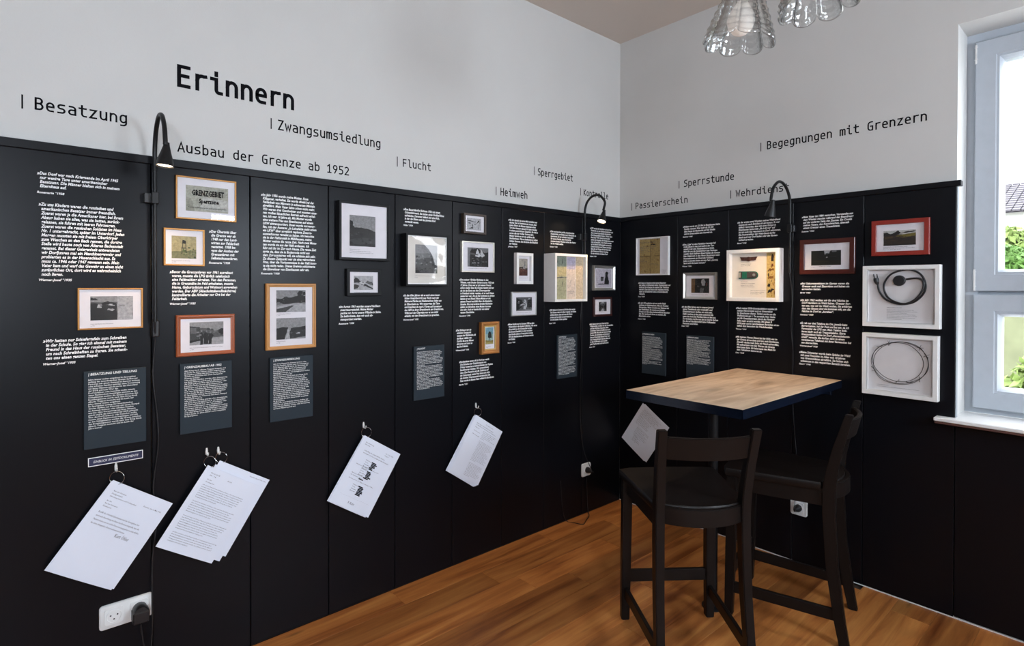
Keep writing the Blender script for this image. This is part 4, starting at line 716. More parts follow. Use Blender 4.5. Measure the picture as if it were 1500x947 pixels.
frame('tree', 'small ornate golden frame with a coloured drawing of a single tree', mat('antique_gold_frame', (.40, .17, .045), .35, metal=.3, noise=(.2, 30)), .020, [
 ((.28, .72, .30, .82), (.42, .60, .66), [((.55, .66, .64), [(0, .2), (1, .2), (1, .6), (0, .6)]), ((.50, .46, .22), [(0, 0), (1, 0), (1, .24), (.5, .2), (0, .26)]), ((.62, .58, .34), [(.0, .02), (1, .0), (1, .08), (0, .12)]), ((.06, .09, .07), [(.48, .2), (.54, .2), (.53, .5), (.49, .5)]), ((.10, .13, .10), [(.3, .4), (.7, .36), (.78, .55), (.62, .75), (.45, .78), (.3, .62)])], (3, 20, .28, .78, .36, .74, ((.05, .07, .06), (.2, .28, .25))))],
 [(.30, .22, .26, 'Eichbaum'), (.30, .185, .1, '1955')], 'mould', recess=.016, innerlip=(mat('gold_slip', (.62, .42, .14), .35, metal=.4), .006, .019))
frame('shed', 'small upright white frame with a brick-red print', WHITEF, .016, [
 ((.22, .76, .27, .82), (.60, .58, .54), [((.26, .10, .07), [(0, 0), (1, 0), (1, .34), (.6, .4), (.3, .42), (0, .44)]), (g(.04), [(0, .44), (.5, .42), (.48, .52), (0, .50)]), (g(.05), [(.70, .36), (1, .34), (1, .50), (.9, .42), (.8, .48)]), (g(.5), [(.5, .42), (.7, .4), (.74, .66), (.6, .64)]), (g(.12), [(.66, .6), (.72, .6), (.70, .88), (.67, .86)])], (8, 10, .1, .9, .05, .3, ((.40, .2, .14), (.18, .07, .05))))],
 [(.2, .19, .6, 'Wachhaus am Grenzbach, 1975')], recess=.012)
frame('people', 'silver-edged frame with black and white photo of people, below the small upright white frame', SILVER, .005, [
 ((.19, .83, .2, .77), g(.30), [(g(.02), [(0, .0), (.15, .1), (.3, .25), (.4, .5), (.36, .8), (.2, .85), (0, .95)]), (g(.7), [(.46, .15), (.6, .1), (.68, .4), (.62, .78), (.52, .85), (.45, .6)]), (g(.02), [(.7, .3), (1, .25), (1, .8), (.8, .9), (.72, .7)]), (g(.45), [(.0, .0), (1, .0), (1, .14), (0, .08)])], (10, 34, 0, 1, .15, .9, (.02, .4, .65, .05)))],
 [(.2, .12, .56, 'Dorfbewohner an der Haltestelle, 1963')], recess=.010)
e, W, H, back = frame('docs', 'deep white box frame with pale green documents inside, lit by the second wall lamp', WHITEF, .014, [
 ((.05, .42, .04, .96), (.64, .64, .52), [((.50, .54, .49), [(0, .76), (1, .76), (1, 1), (0, 1)]), ((.72, .67, .50), [(.0, .52), (1, .54), (1, .74), (0, .74)]), ((.55, .10, .05), [(.06, .60), (.2, .6), (.2, .66), (.08, .66)]), ((.12, .12, .25), [(0, .49), (1, .50), (1, .515), (0, .51)]), (g(.08), [(.2, .8), (.26, .84), (.3, .9), (.26, .9)]), (g(.08), [(.62, .8), (.7, .86), (.72, .92), (.66, .9)]), (g(.1), [(.6, .28), (.64, .3), (.74, .42), (.70, .42)]), (g(.1), [(.1, .2), (.14, .2), (.24, .34), (.2, .34)])]),
 ((.435, .70, .04, .96), (.82, .76, .71), [((.70, .68, .76), [(0, .7), (1, .7), (1, 1), (0, 1)])]), ((.715, .955, .04, .96), (.78, .71, .60), [])], [(.47, .20, .19, 'Tafeln zur Kontrolle\nim Sperrgebiet', .006)], 'box', recess=.072, backm=CREAM)
frame('child', 'silver sloping frame with a black silhouette of a sitting child', SILVER, .018, [
 ((.14, .86, .14, .86), (.70, .68, .72), [(g(.012), [(.52, .16), (.82, .16), (.86, .3), (.76, .62), (.62, .62), (.56, .4)]), (g(.02), [(.60, .6), (.76, .62), (.80, .8), (.7, .88), (.6, .8)]), (g(.4), [(.58, .64), (.64, .64), (.64, .74), (.59, .74)]), (g(.03), [(.12, .14), (.86, .15), (.8, .2), (.4, .2), (.14, .18)]), (g(.25), [(.32, .34), (.47, .34), (.49, .54), (.31, .54)]), (g(.03), [(.30, .53), (.50, .53), (.50, .57), (.30, .57)])])],
 [(.2, .13, .4, 'Kind mit Eimer')], 'scoop', recess=.010)
frame('gorge', 'tiny dark-red frame with white mat and a grey ravine photo, below the child silhouette', mat('black_cherry_frame', (.035, .006, .005), .3), .013, [
 ((.30, .72, .26, .76), g(.30), [(g(.02), [(0, 0), (.2, .1), (.3, .5), (.1, .95), (0, 1)]), (g(.02), [(1, 0), (.7, .25), (.6, .5), (.9, .85), (1, .95)]), (g(.6), [(.25, .0), (.7, 0), (.55, .3), (.4, .25)]), (g(.6), [(.3, .8), (.7, .85), (.6, 1), (.3, 1)]), (g(.12), [(.25, .3), (.6, .4), (.5, .7), (.3, .6)])], (4, 16, .15, .85, .2, .8, (.05, .3, .5)))],
 [(.3, .2, .25, 'Hohlweg')], recess=.010)
frame('pass', 'white frame near the room corner holding a yellowed folded pass document', WHITEF, .006, [
 ((.10, .74, .04, .96), (.60, .50, .31), [((.44, .35, .2), [(0, .49), (1, .50), (1, .52), (0, .51)]), ((.66, .56, .36), [(0, .52), (.52, .52), (.52, 1), (0, 1)]), (g(.02), [(.55, .81), (.78, .82), (.78, .86), (.55, .85)]), ((.36, .27, .13), [(.53, 0), (.545, 0), (.545, 1), (.53, 1)])], (3, 8, 0, 1, 0, 1, ((.44, .33, .15), (.50, .38, .18))))],
 [(.13, .86, .5, 'Passierschein Nr. 4711', .008), (.13, .75, .5, 'zum Betreten der Sperrzone\ngültig bis zum 31. August\nausgestellt für', .007), (.13, .62, .35, 'Familie und Name', .006), (.13, .40, .22, 'Unterschrift\nStempel der Polizei', .006), (.45, .30, .25, 'gilt nur mit\nPersonalausweis', .005), (.80, .12, .15, 'Passier-\nschein\n1965', .006)], recess=.016)
frame('face', 'silver frame with a small dark photo showing a pale blurred face', SILVER, .017, [
 ((.24, .78, .24, .78), g(.03), [((.38, .27, .14), [(0, 0), (.20, .03), (.22, 1), (0, 1)]), (g(.10), [(.35, .2), (.6, .2), (.55, .7), (.35, .7)]), (g(.55), [(.60, .5), (.74, .48), (.80, .75), (.72, .98), (.58, .9), (.56, .7)]), (g(.35), [(.48, .05), (.66, .0), (.72, .3), (.62, .42), (.5, .3)]), ((.4, .05, .03), [(.84, .5), (.88, .5), (.87, .7), (.84, .66)])], (2, 14, .3, .95, .1, .8, (.02, .08, .3)))],
 [(.24, .17, .5, 'Tanzabend im Saal, 1978')], 'scoop', recess=.010)
e_medal, W, H, back = frame('medal', 'deep white box frame holding a winged badge and a green-striped shoulder loop', WHITEF, .020, [
 ((.735, .915, .06, .92), (.74, .66, .42), [((.45, .30, .08), [(.2, .60), (.8, .62), (.7, .66), (.25, .65)]), (g(.03), [(.1, .12), (.5, .14), (.8, .2), (.6, .22), (.2, .18)]), ((.5, .34, .1), [(.15, .42), (.7, .44), (.7, .5), (.2, .48)]), ((.09, .05, .02), [(.45, .82), (.7, .8), (.75, .93), (.6, .98), (.5, .94)]), ((.4, .2, .05), [(.5, .7), (.7, .7), (.7, .76), (.52, .76)]), (g(.05), [(.1, .26), (.4, .26), (.4, .32), (.12, .30)])], (5, 22, .1, .9, .05, .72, ((.1, .07, .03), (.5, .36, .1), (.7, .6, .34))))],
 [(.25, .78, .26, 'Bestenabzeichen der Grenztruppen\nverliehen für besondere\nLeistungen im Grenzdienst\nzwischen 1970 und 1989', .0062), (.25, .37, .27, 'Schulterstück\nGefreiter der Grenztruppen\ngetragen an der Uniform\nwährend des Wehrdienstes', .0062), (.44, .20, .28, 'Plakat mit gezeichneten Szenen\naus dem Leben der Soldaten\nin der Kompanie, 1974', .0058)], 'box', recess=.030, backm=CREAM)
obj('stepped_rim', (lambda b: (rectring(b, W-.022, H-.022, [(0, .046), (0, .052), (.006, .052), (.006, .046)]), b)[1])(bmesh.new()), WHITEF, e_medal, Matrix.Translation((0, .011, 0)))
wl_, d, s0, s1, z0, z1 = FR['medal']
def inbox(name, u, v, lab, cat, key='medal', z=.0275):
    wl_, d, s0, s1, z0, z1 = FR[key]
    return empty(name, wallm(wl_, s0+(s1-s0)*u, z0+(z1-z0)*v, z), lab, cat)
b = inbox('winged_badge', .40, .815, 'dark winged badge at the top of the deep white box', 'badge')
BRONZE = mat('dark_bronze', (.075, .028, .018), .4, metal=.4)
def prism(pts, z0, z1, bev=0):
    bm = bmesh.new(); loft(bm, [[Vector((x, y, z0)) for x, y in pts], [Vector((x, y, z1)) for x, y in pts]])
    if bev: bmesh.ops.bevel(bm, geom=bm.edges[:], offset=bev, segments=1, affect='EDGES')
    return bm
for sg in (-1, 1):
    obj('wing', prism([(sg*.006, -.008), (sg*.038, -.007), (sg*.042, .002), (sg*.048, .012), (sg*.006, .010)][::sg], 0, .003), BRONZE, b)
bm = bmesh.new(); lathe(bm, [(.0001, 0), (.0125, 0), (.0125, .003), (.009, .005), (.0001, .006)], 20); obj('disc', bm, BRONZE, b)
b = inbox('shoulder_loop', .405, .505, 'dark shoulder loop with green band and silver button inside the white box', 'insignia')
DK = mat('felt_grey', (.055, .045, .042), .8); GRN = mat('green_felt', (.0, .12, .07), .7)
loop = [(-.055, -.020), (.030, -.020)]+[(.030+.021*math.cos(a), .020*math.sin(a)) for a in [-1.2, -.8, -.4, 0, .4, .8, 1.2]]+[(.030, .020), (-.055, .020)]
obj('strap_edge', prism(loop, 0, .004), GRN, b)
obj('strap', prism([(x*.93, y*.84) for x, y in loop], .004, .006), DK, b)
obj('green_band', bx(-.034, -.008, -.0185, .0185, .006, .0068), GRN, b)
obj('light_tab', bx(-.052, -.043, -.014, .014, .006, .0085, bev=.001), mat('bone_grey', (.45, .40, .33), .5), b)
bm = bmesh.new(); lathe(bm, [(.0001, 0), (.0075, 0), (.007, .003), (.0001, .005)], 16); obj('button', bm, SILVER, b, Matrix.Translation((.030, 0, .006)), smooth=60)
frame('gate', 'dark mahogany frame with cream mat and a dark picture of a gateway', DRED, .022, [
 ((.21, .755, .25, .67), (.03, .035, .033), [((.045, .05, .03), [(0, 0), (1, 0), (1, .28), (0, .3)]), ((.10, .11, .045), [(.05, .26), (.6, .22), (.6, .28), (.1, .33)]), (g(.62), [(.45, 1), (.66, 1), (.62, .84), (.56, .72), (.47, .70)]), ((.16, .18, .18), [(.47, .72), (.56, .70), (.60, .8), (.5, .82)]), (g(.6), [(.51, .50), (.57, .52), (.56, .58), (.51, .57)]), (g(.45), [(.72, .88), (.86, .9), (.86, .98), (.68, .96)]), ((.10, .12, .12), [(.62, .55), (.86, .55), (.86, .6), (.62, .6)])])],
 [(.36, .215, .22, 'Schlagbaum am Ortseingang'), (.21, .19, .06, '1966')], recess=.010)
frame('heath', 'red-stained frame with a colour photo of brown heath and yellow grass', RED, .019, [
 ((.21, .77, .28, .70), (.68, .68, .67), [((.14, .085, .035), [(0, 0), (1, 0), (1, .7), (.6, .72), (.3, .74), (0, .74)]), ((.02, .02, .02), [(0, .68), (.35, .66), (.52, .78), (.95, .86), (1, .94), (.7, .9), (.55, .82), (.46, 1), (.38, .9), (.28, .8), (.2, .78), (.14, .88), (0, .86)]), ((.38, .34, .05), [(.38, .62), (.6, .72), (1, .80), (1, .60), (.6, .5)]), ((.26, .18, .06), [(.02, .55), (.3, .62), (.3, .5), (.05, .46)]), ((.012, .012, .012), [(0, 0), (1, .04), (1, .1), (.5, .08), (0, .1)])], (9, 40, .05, .95, .12, .6, ((.07, .045, .02), (.22, .13, .05), (.03, .025, .015))))],
 [(.21, .235, .42, 'Grenzstreifen bei Eisenhausen heute', .005), (.21, .20, .54, 'Blick vom ehemaligen Kolonnenweg über das Grüne Band', .004), (.21, .165, .3, 'Foto aus dem Jahr 2015', .004)], recess=.012)
frame('plug', 'white box frame holding a coiled black cable, upper one near the window', WHITEF, .017, [], [(.32, .31, .2, 'VERLÄNGERUNGSKABEL', .0048), (.32, .275, .40, 'Mit einem solchen Kabel wurde im Sommer das\nTelefon auf der Fensterbank der Nachbarn verbunden,\nwenn Besuch aus dem Westen kam.\nAn der Wand hingen Listen mit den Namen derer,\ndie telefonieren durften, und mit der Zeit der Anrufe.\nDer Anschluss stand in der Stube am Fenster und\nwurde abends abgeschaltet.', .0046)], 'box', recess=.026, backm=mat('grey_backing', (.70, .685, .70), .9), innerlip=(WHITEF, .004, .036))
frame('wire', 'white box frame holding a barbed wire loop, lower one near the window', WHITEF, .017, [], [(.20, .16, .16, 'STACHELDRAHT', .0045), (.20, .135, .56, 'Original-Stacheldraht der Grenzbefestigung, gefunden nach dem Abbau bei Eisenhausen', .0042)], 'box', recess=.026, backm=mat('grey_backing_b', (.70, .685, .70), .9), innerlip=(WHITEF, .004, .036))
# cable in its box
e = inbox('coiled_cable', .5, .5, 'coiled black two-pin cable mounted inside the upper white box', 'cable', 'plug', .0235)
W, H = FR['plug'][3]-FR['plug'][2], FR['plug'][5]-FR['plug'][4]
U = lambda u, v, z=.006: ((u-.5)*W, (v-.5)*H, z)
# in box coordinates measured on the exhibit
cab = [U(.20, .70), U(.225, .58), U(.31, .45), U(.45, .385), U(.58, .38), U(.70, .43), U(.80, .56), U(.82, .70), U(.76, .85), U(.64, .925), U(.52, .92), U(.38, .86), U(.30, .74), U(.285, .62), U(.34, .48), U(.46, .40), U(.58, .385, .012), U(.70, .46, .012), U(.785, .60, .012), U(.80, .72, .012), U(.76, .78, .012), U(.68, .79, .012), U(.58, .775, .010)]
bm = bmesh.new(); tube(bm, spline(cab, 6), .0042, 8); obj('flex', bm, BPLAST, e, smooth=60)
bm = bmesh.new(); lathe(bm, [(.0001, 0), (.022, 0), (.0235, .004), (.0235, .012), (.020, .016), (.0001, .017)], 24); obj('coupling', bm, BPLAST, e, Matrix.Translation(U(.49, .755, .0)), smooth=40)
bm = bmesh.new(); tube(bm, [U(.175, .80), U(.18, .76), U(.19, .72), U(.20, .69)], [.010, .0115, .009, .0045], 10); obj('plug', bm, BPLAST, e, smooth=60)
for dx in (-.022, .022):
    bm = bmesh.new(); tube(bm, [U(.175+dx, .80), U(.165+dx, .865)], .0023, 8); obj('pin', bm, SILVER if False else BPLAST, e, smooth=60)
# barbed wire
e = inbox('barbed_wire_loop', .5, .55, 'loop of dark barbed wire mounted inside the lower white box', 'wire', 'wire', .026)
WIRE = mat('rusty_wire', (.045, .038, .036), .6, metal=.5)
random.seed(5)
loops = []
for k, (rx, ry, ox, oy, rot) in enumerate([(.37, .335, .0, .0, .1), (.335, .31, -.02, .01, -.15), (.36, .345, .015, -.01, .3)]):
    pts = []
    for j in range(16):
        a = 2*PI*j/16; pts.append(((ox+rx*math.cos(a)+random.uniform(-.006, .006))*W, (oy+ry*math.sin(a+rot*.3)+random.uniform(-.006, .006))*H, .003*math.sin(3*a+k)+.002*k))
    bm = bmesh.new(); tube(bm, spline(pts, 4, True), .0011, 5, closed=True); obj('strand', bm, WIRE, e, smooth=60); loops.append(pts)
for k, j in ((0, 1), (2, 2), (0, 5), (1, 6), (0, 9), (2, 9), (1, 12), (0, 13), (2, 14)):
    p = Vector(loops[k][j]); bm = bmesh.new()
    for q in range(2):
        a = random.uniform(0, PI); d_ = Vector((math.cos(a), math.sin(a), random.uniform(-.2, .5)))*.012
        tube(bm, [p-d_, p+Vector((0, 0, .002)), p+d_], .0008, 4)
    obj('barb', bm, WIRE, e)
# ------------------------------------------------------------------ hanging papers, hooks and rings
def hook(wl_, s, z, lab):
    e = empty('wall_hook', wallm(wl_, s, z), lab, 'hook', 'small white wall hooks')
    bm = bmesh.new(); tube(bm, [(0, .012, .002), (0, 0, .002), (0, -.012, .0025)], [.003, .0048, .004], 8); obj('back_plate', bm, WPLAST, e, smooth=60)
    bm = bmesh.new(); tube(bm, spline([(0, -.006, .003), (0, -.013, .012), (0, -.010, .022), (0, 0, .026)], 4), .0022, 6); obj('peg', bm, WPLAST, e, smooth=60)
def sheets(lab, wl_, s, z, d, ang, ring, n, content, group='papers hanging on rings', fan=(), w_=.21, h_=.297, sheet_lab=None):
    """paper bundle: top-left corner at (s,z), rotated by ang degrees; ring centre ring=(s,z)"""
    base = wallm(wl_, s, z, d); e = empty('document_bundle', base, lab, 'papers', group)
    Rz = Matrix.Rotation(math.radians(ang), 4, 'Z')
    for i in range(n):
        off = fan[i] if i < len(fan) else (0, 0, 0)
        bm = bmesh.new(); box(bm, 0, w_, -h_, 0, -.0011, 0)
        bmesh.ops.subdivide_edges(bm, edges=[q for q in bm.edges if abs((q.verts[0].co-q.verts[1].co).x) > .1], cuts=5)
        for v in bm.verts: v.co.z += .004*math.sin(v.co.x/w_*PI)*(.4+i*.2)
        o = obj('sheet', bm, PAPER, e, Matrix.Translation((off[0], off[1], -.0022*i)) @ Matrix.Rotation(math.radians(off[2]), 4, 'Z') @ Rz)
        if i == 0:
            for (x, y, wd, size, txt) in content:
                me = fit_text(txt, wd*w_, size, res=1, lh=size*1.5, bold=.004)
                me.transform(Matrix.Translation((x*w_, -y*h_, 0)))
                for v in me.vertices: v.co.z = .0006+.004*math.sin(v.co.x/w_*PI)*.4
                link('typed_text', me, INK, o)
    if ring:
        c = Vector((ring[0]-s, ring[1]-z, .0)); bm = bmesh.new(); r = ring[2]; t = []
        for k in range(28):
            a = 2*PI*k/28; t.append(c+Vector((r*math.cos(a)*.88, r*math.sin(a), r*math.cos(a)*.42-.002)))
        tube(bm, t, .0011, 6, closed=True); obj('binder_ring', bm, CHROME, e, smooth=60)
    return e
body = 'Betrifft die Ortschaft Eisenhausen und das Grenzgebiet, hier\nwird nach Anordnung des Rates des Kreises mitgeteilt, dass die\nPassierscheine nur an solche Personen ausgegeben werden dürfen,\ndie einen dringenden Grund nachweisen können.'
def lines(n, seed, cpl=58): return '\n'.join(filler(n, seed, (n-1,), cpl))
hook(1, -2.718, .790, 'white hook directly under the small outlined plate')
sheets('leftmost hanging letter with short typed text and a signature', 1, -2.728, .754, .028, -35.3, (-2.718, .758, .022), 2,
 [(.10, .10, .20, .006, 'Rat des Kreises\nHeiligenstadt'), (.10, .16, .42, .006, 'Abteilung Inneres und Volkspolizei'), (.62, .14, .30, .006, 'Geismar, den 2. Mai 1952'), (.10, .21, .20, .006, 'An den\nRat der Gemeinde\nEisenhausen'), (.10, .34, .72, .008, body), (.52, .52, .22, .016, 'Kurt Öhler')], fan=((0, 0, 0), (-.004, -.002, -.4)))
hook(1, -2.443, .789, 'white hook left of its twin above the densely typed pages')
hook(1, -2.404, .786, 'white hook right of its twin above the densely typed pages')
sheets('bundle of densely typed pages hanging below two white hooks, front bundle', 1, -2.4466, .7467, .036, -33.5, (-2.440, .757, .020), 1,
 [(.12, .07, .16, .006, 'Protokoll\nNr. 14'), (.45, .09, .08, .006, 'Abschrift'), (.12, .15, .16, .006, 'An den\nKommandeur'), (.10, .22, .78, .0050, lines(7, 3)), (.10, .42, .78, .0050, lines(6, 5)), (.10, .60, .80, .0050, lines(7, 7)), (.10, .80, .80, .0050, lines(5, 9))], fan=((0, 0, 0),))
sheets('fanned pages tucked behind the front typed bundle, on the right-hand hook', 1, -2.4041, .7530, .026, -32.4, (-2.399, .762, .020), 2,
 [(.62, .05, .33, .006, 'Geismar, den 4. Okt. 1951')], fan=((0, 0, 0), (-.014, -.012, -1.0)))
hook(1, -1.818, .786, 'white hook in the fifth panel above the letter with black blocks')
sheets('hanging letter with blacked-out blocks down its middle', 1, -1.8249, .7456, .028, -33.5, (-1.816, .757, .022), 3,
 [(.10, .08, .22, .006, 'Kreisleitung\nWorbis'), (.66, .10, .22, .006, 'den 7. Juni 1952\nStempel'), (.16, .19, .70, .007, 'Aufstellung der auszusiedelnden Familien\nmit Angabe der Personenzahl und des Hausstandes'), (.30, .30, .16, .006, 'Name\nOrt\nStraße\nBeruf\nKinder'), (.14, .40, .60, .006, 'Weitere Haushalte im gleichen Ort'), (.30, .43, .14, .006, 'Name\nOrt\nStraße\nBeruf'), (.14, .53, .34, .006, 'Abtransport am Morgen\ndes folgenden Tages'), (.14, .61, .64, .006, 'Es wird gebeten, die Wagen rechtzeitig zu stellen'), (.30, .67, .14, .006, 'Name\nOrt\nStraße\nBeruf'), (.14, .84, .74, .003, '___________________________________'), (.40, .93, .16, .014, 'F. Kehr')], fan=((0, 0, 0), (.002, -.004, .6), (-.003, -.001, -.5)))
bund = [o for o in C.objects if o.name.startswith('document_bundle')][-1]
Rz = Matrix.Rotation(math.radians(-33.5), 4, 'Z')
for (u, v, n_) in ((.46, .285, 6), (.46, .425, 6), (.46, .655, 7)):
    bm = bmesh.new(); r = random.Random(n_+int(v*100))
    for i in range(n_):
        a = u*.21+r.uniform(-.004, .004); wdt = r.uniform(.018, .030); y = -v*.297-i*.0058
        box(bm, a, a+wdt, y-.0046, y, .0018, .0032)
    sh = [c for c in bund.children if c.name.startswith('sheet')][0]
    obj('blackened_lines', bm, BTEXT, sh)
obj_b = bmesh.new(); box(obj_b, .36*.21, .47*.21, -.575*.297, -.562*.297, .0018, .0032); obj('blackened_lines', obj_b, BTEXT, sh)
hook(1, -1.192, .786, 'white hook above the small-print papers, nearest hook to the table')
sheets('hanging form with a column of fine print on its right side', 1, -1.2102, .7438, .030, -33.5, (-1.199, .756, .020), 5,
 [(.40, .06, .28, .005, 'Antragsformular'), (.12, .11, .72, .006, 'Erklärung zum Aufenthalt im Sperrgebiet\nund Meldung der Personalien an die Volkspolizei'), (.12, .18, .26, .006, 'Name:\n\nGeboren:\n\nWohnhaft:'), (.42, .18, .50, .005, lines(6, 2, 34)), (.42, .35, .50, .0042, lines(17, 4, 38)), (.42, .74, .50, .0042, lines(11, 6, 38))], fan=((0, 0, 0), (-.005, -.002, -.6), (-.008, -.004, -1.2), (-.004, 0, .2), (-.011, -.005, -1.7)))
hook(2, .30, .702, 'white hook on the right wall hidden behind the table edge')
sheets('typed sheets hanging askew on the right wall under the table corner', 2, .2000, .6700, .026, -33.5, None, 2,
 [(.14, .08, .70, .0055, 'Anordnung über die Ordnung in den\nGrenzgebieten und den Verkehr'), (.12, .14, .70, .006, lines(5, 2, 44)), (.12, .28, .5, .006, lines(7, 5, 30)), (.25, .50, .5, .006, lines(8, 8, 30)), (.3, .72, .30, .006, lines(5, 9, 20))], fan=((0, 0, 0), (.014, -.004, 0)))
# ------------------------------------------------------------------ sockets and plugs
def rrect(w_, h_, r, n=5):
    out = []
    for cx, cy, a0 in ((w_/2-r, h_/2-r, 0), (-w_/2+r, h_/2-r, 90), (-w_/2+r, -h_/2+r, 180), (w_/2-r, -h_/2+r, 270)):
        out += [(cx+r*math.cos(math.radians(a0+90*i/n)), cy+r*math.sin(math.radians(a0+90*i/n))) for i in range(n+1)]
    return out
def socket(lab, wl_, s, z, gangs):
    wd = .080+.071*(gangs-1); e = empty('wall_socket', wallm(wl_, s, z-.04), lab, 'socket', 'white wall sockets')
    o = rrect(wd, .080, .010); bm = bmesh.new()
    loft(bm, [[Vector((x, y+.04, 0)) for x, y in o], [Vector((x, y+.04, .006)) for x, y in o], [Vector((x*.96, y*.94+.04, .009)) for x, y in o]]); obj('cover_plate', bm, WPLAST, e, smooth=40)
    for k in range(gangs):
        cx = (k-(gangs-1)/2)*.071
        r_ = rrect(.054, .054, .008); bm = bmesh.new()
        loft(bm, [[Vector((x+cx, y+.04, .009)) for x, y in r_], [Vector((x*.97+cx, y*.97+.04, .0115)) for x, y in r_]]); ins = obj('socket_insert', bm, WPLAST, e, smooth=40)
        bm = bmesh.new(); lathe(bm, [(.0215, .0115), (.0215, .0135), (.0195, .0135), (.0190, .0122), (.0001, .0122)][::-1], 24); bmesh.ops.translate(bm, verts=bm.verts[:], vec=(cx, .04, 0)); obj('socket_well', bm, WPLAST, ins, smooth=30)
        for dx, dy in ((-.0095, 0.004), (.0095, .004), (0, -.009)):
            bm = bmesh.new(); lathe(bm, [(.0001, .0123), (.0026, .0123), (.0001, .0127)], 10); bmesh.ops.translate(bm, verts=bm.verts[:], vec=(cx+dx, .04+dy, 0)); obj('contact_hole', bm, BPLAST, ins)
    return e
def plugobj(lab, wl_, s, z, big):
    e = empty('power_plug', wallm(wl_, s, z, .012), lab, 'plug')
    bm = bmesh.new()
    if big: lathe(bm, [(.0001, 0), (.019, 0), (.0215, .006), (.0215, .040), (.019, .046), (.0001, .047)], 20); obj('plug_body', bm, BPLAST, e, smooth=35); obj('adapter_block', bx(-.024, .024, -.034, .006, .004, .050, bev=.004), BPLAST, e)
    else:
        lathe(bm, [(.0001, 0), (.018, 0), (.0185, .010), (.013, .026), (.007, .040), (.0001, .041)], 20); obj('plug_body', bm, BPLAST, e, smooth=35)
        bm = bmesh.new(); tube(bm, [(0, 0, .038), (.002, -.002, .050)], .0045, 8); obj('strain_relief', bm, BPLAST, e, smooth=60)
    return e
so = FR['so1']; socket('double white socket low on the left wall below the leftmost papers', 1, (so[2]+so[3])/2, (so[4]+so[5])/2, 2)
so = FR['so2']; socket('single white socket on the left wall near the room corner', 1, (so[2]+so[3])/2, (so[4]+so[5])/2, 1)
so = FR['so3']; socket('single white socket on the right wall behind the chairs', 2, (so[2]+so[3])/2, (so[4]+so[5])/2, 1)
plugobj('bulky black adapter plug in the right half of the double socket', 1, -2.655, .294, True)
plugobj('small black plug in the socket near the room corner', 1, (FR['so2'][2]+FR['so2'][3])/2, .270, False)
plugobj('small black plug in the socket on the right wall', 2, (FR['so3'][2]+FR['so3'][3])/2, .284, False)
# ------------------------------------------------------------------ gooseneck lamps
def lamp(lab, wl_, s, zc, neck, head, tilt, zbot, power, hs=1.0, clampside=-1, side=0):
    e = empty('gooseneck_lamp', wallm(wl_, s, zc), lab, 'lamp', 'black gooseneck wall lamps')
    P = [(0, z-zc, d) for d, z in neck]
    bm = bmesh.new(); tube(bm, [(0, zbot-zc, .036), (0, neck[0][1]-zc-.06, .036)], .0055, 10); obj('pole', bm, METALB, e, smooth=60)
    bm = bmesh.new(); tube(bm, spline([(0, neck[0][1]-zc-.07, .036)]+P, 8), .0072, 10); obj('neck', bm, METALB, e, smooth=60)
    obj('clamp', bx(-.011, .011, -.020, .020, .012, .047, bev=.002), METALB, e)
    obj('wall_bracket', bx(-.020+clampside*.010, .006+clampside*.010, -.017, .017, 0, .026, bev=.002), BPLAST, e)
    hd, hz = head
    bm = bmesh.new(); k = hs
    prof = [(.0001, .066*k), (.0078, .064*k), (.0098, .052*k), (.0155, .030*k), (.0215, .010*k), (.0262, -.014*k), (.0250, -.014*k), (.020, .008*k), (.0001, .010*k)]
    lathe(bm, prof, 24)
    Mh = Matrix.Translation((0, hz-zc, hd)) @ Matrix.Rotation(-math.radians(side), 4, 'Z') @ Matrix.Rotation(math.radians(tilt), 4, 'X') @ Matrix.Rotation(-PI/2, 4, 'X')
    sh = obj('lamp_shade', bm, METALB, e, Mh, smooth=40)
    bm = bmesh.new(); lathe(bm, [(.0001, -.006), (.0225, -.006), (.0225, -.009), (.0001, -.0095)], 20); obj('light_disc', bm, GLOW, sh)
    l = bpy.data.lights.new('lamp_light', 'SPOT'); l.energy = power; l.color = (1, .66, .36); l.spot_size = math.radians(125); l.spot_blend = .8; l.shadow_soft_size = .02
    o = bpy.data.objects.new('lamp_light', l); C.objects.link(o); o.parent = sh; o.location = (0, 0, -.016)
    return e
lamp('black gooseneck lamp with glowing cone head at the far left, beside the Grenzgebiet frame', 1, -2.609, 1.701,
     [(.036, 1.86), (.060, 1.925), (.110, 1.962), (.165, 1.955), (.205, 1.91), (.218, 1.865), (.219, 1.85)], (.214, 1.795), -3, 1.275, 9, side=5)
lamp('black gooseneck lamp near the room corner, its head glowing above the child silhouette', 1, -.389, 1.70,
     [(.036, 1.86), (.055, 1.91), (.100, 1.940), (.150, 1.935), (.188, 1.895), (.182, 1.86), (.176, 1.845)], (.168, 1.792), -4, 1.50, 10, side=24)
lamp('black gooseneck lamp on the right wall, bent over the white badge box', 2, 1.092, 1.695,
     [(.036, 1.80), (.050, 1.86), (.100, 1.905), (.165, 1.915), (.225, 1.88), (.250, 1.83), (.252, 1.81)], (.255, 1.752), 6, 1.47, 10, 1.0, 1, side=14)
def cable(lab, wl_, pts, r=.0028, name='lamp_cable'):
    bm = bmesh.new(); p0 = pts[0]; mw = wallm(wl_, p0[0], p0[1])
    tube(bm, spline([(p[0]-p0[0], p[1]-p0[1], p[2]) for p in pts], 6), r, 6); o = obj(name, bm, BPLAST, None, mw, smooth=60); tag(o, lab, 'cable'); return o
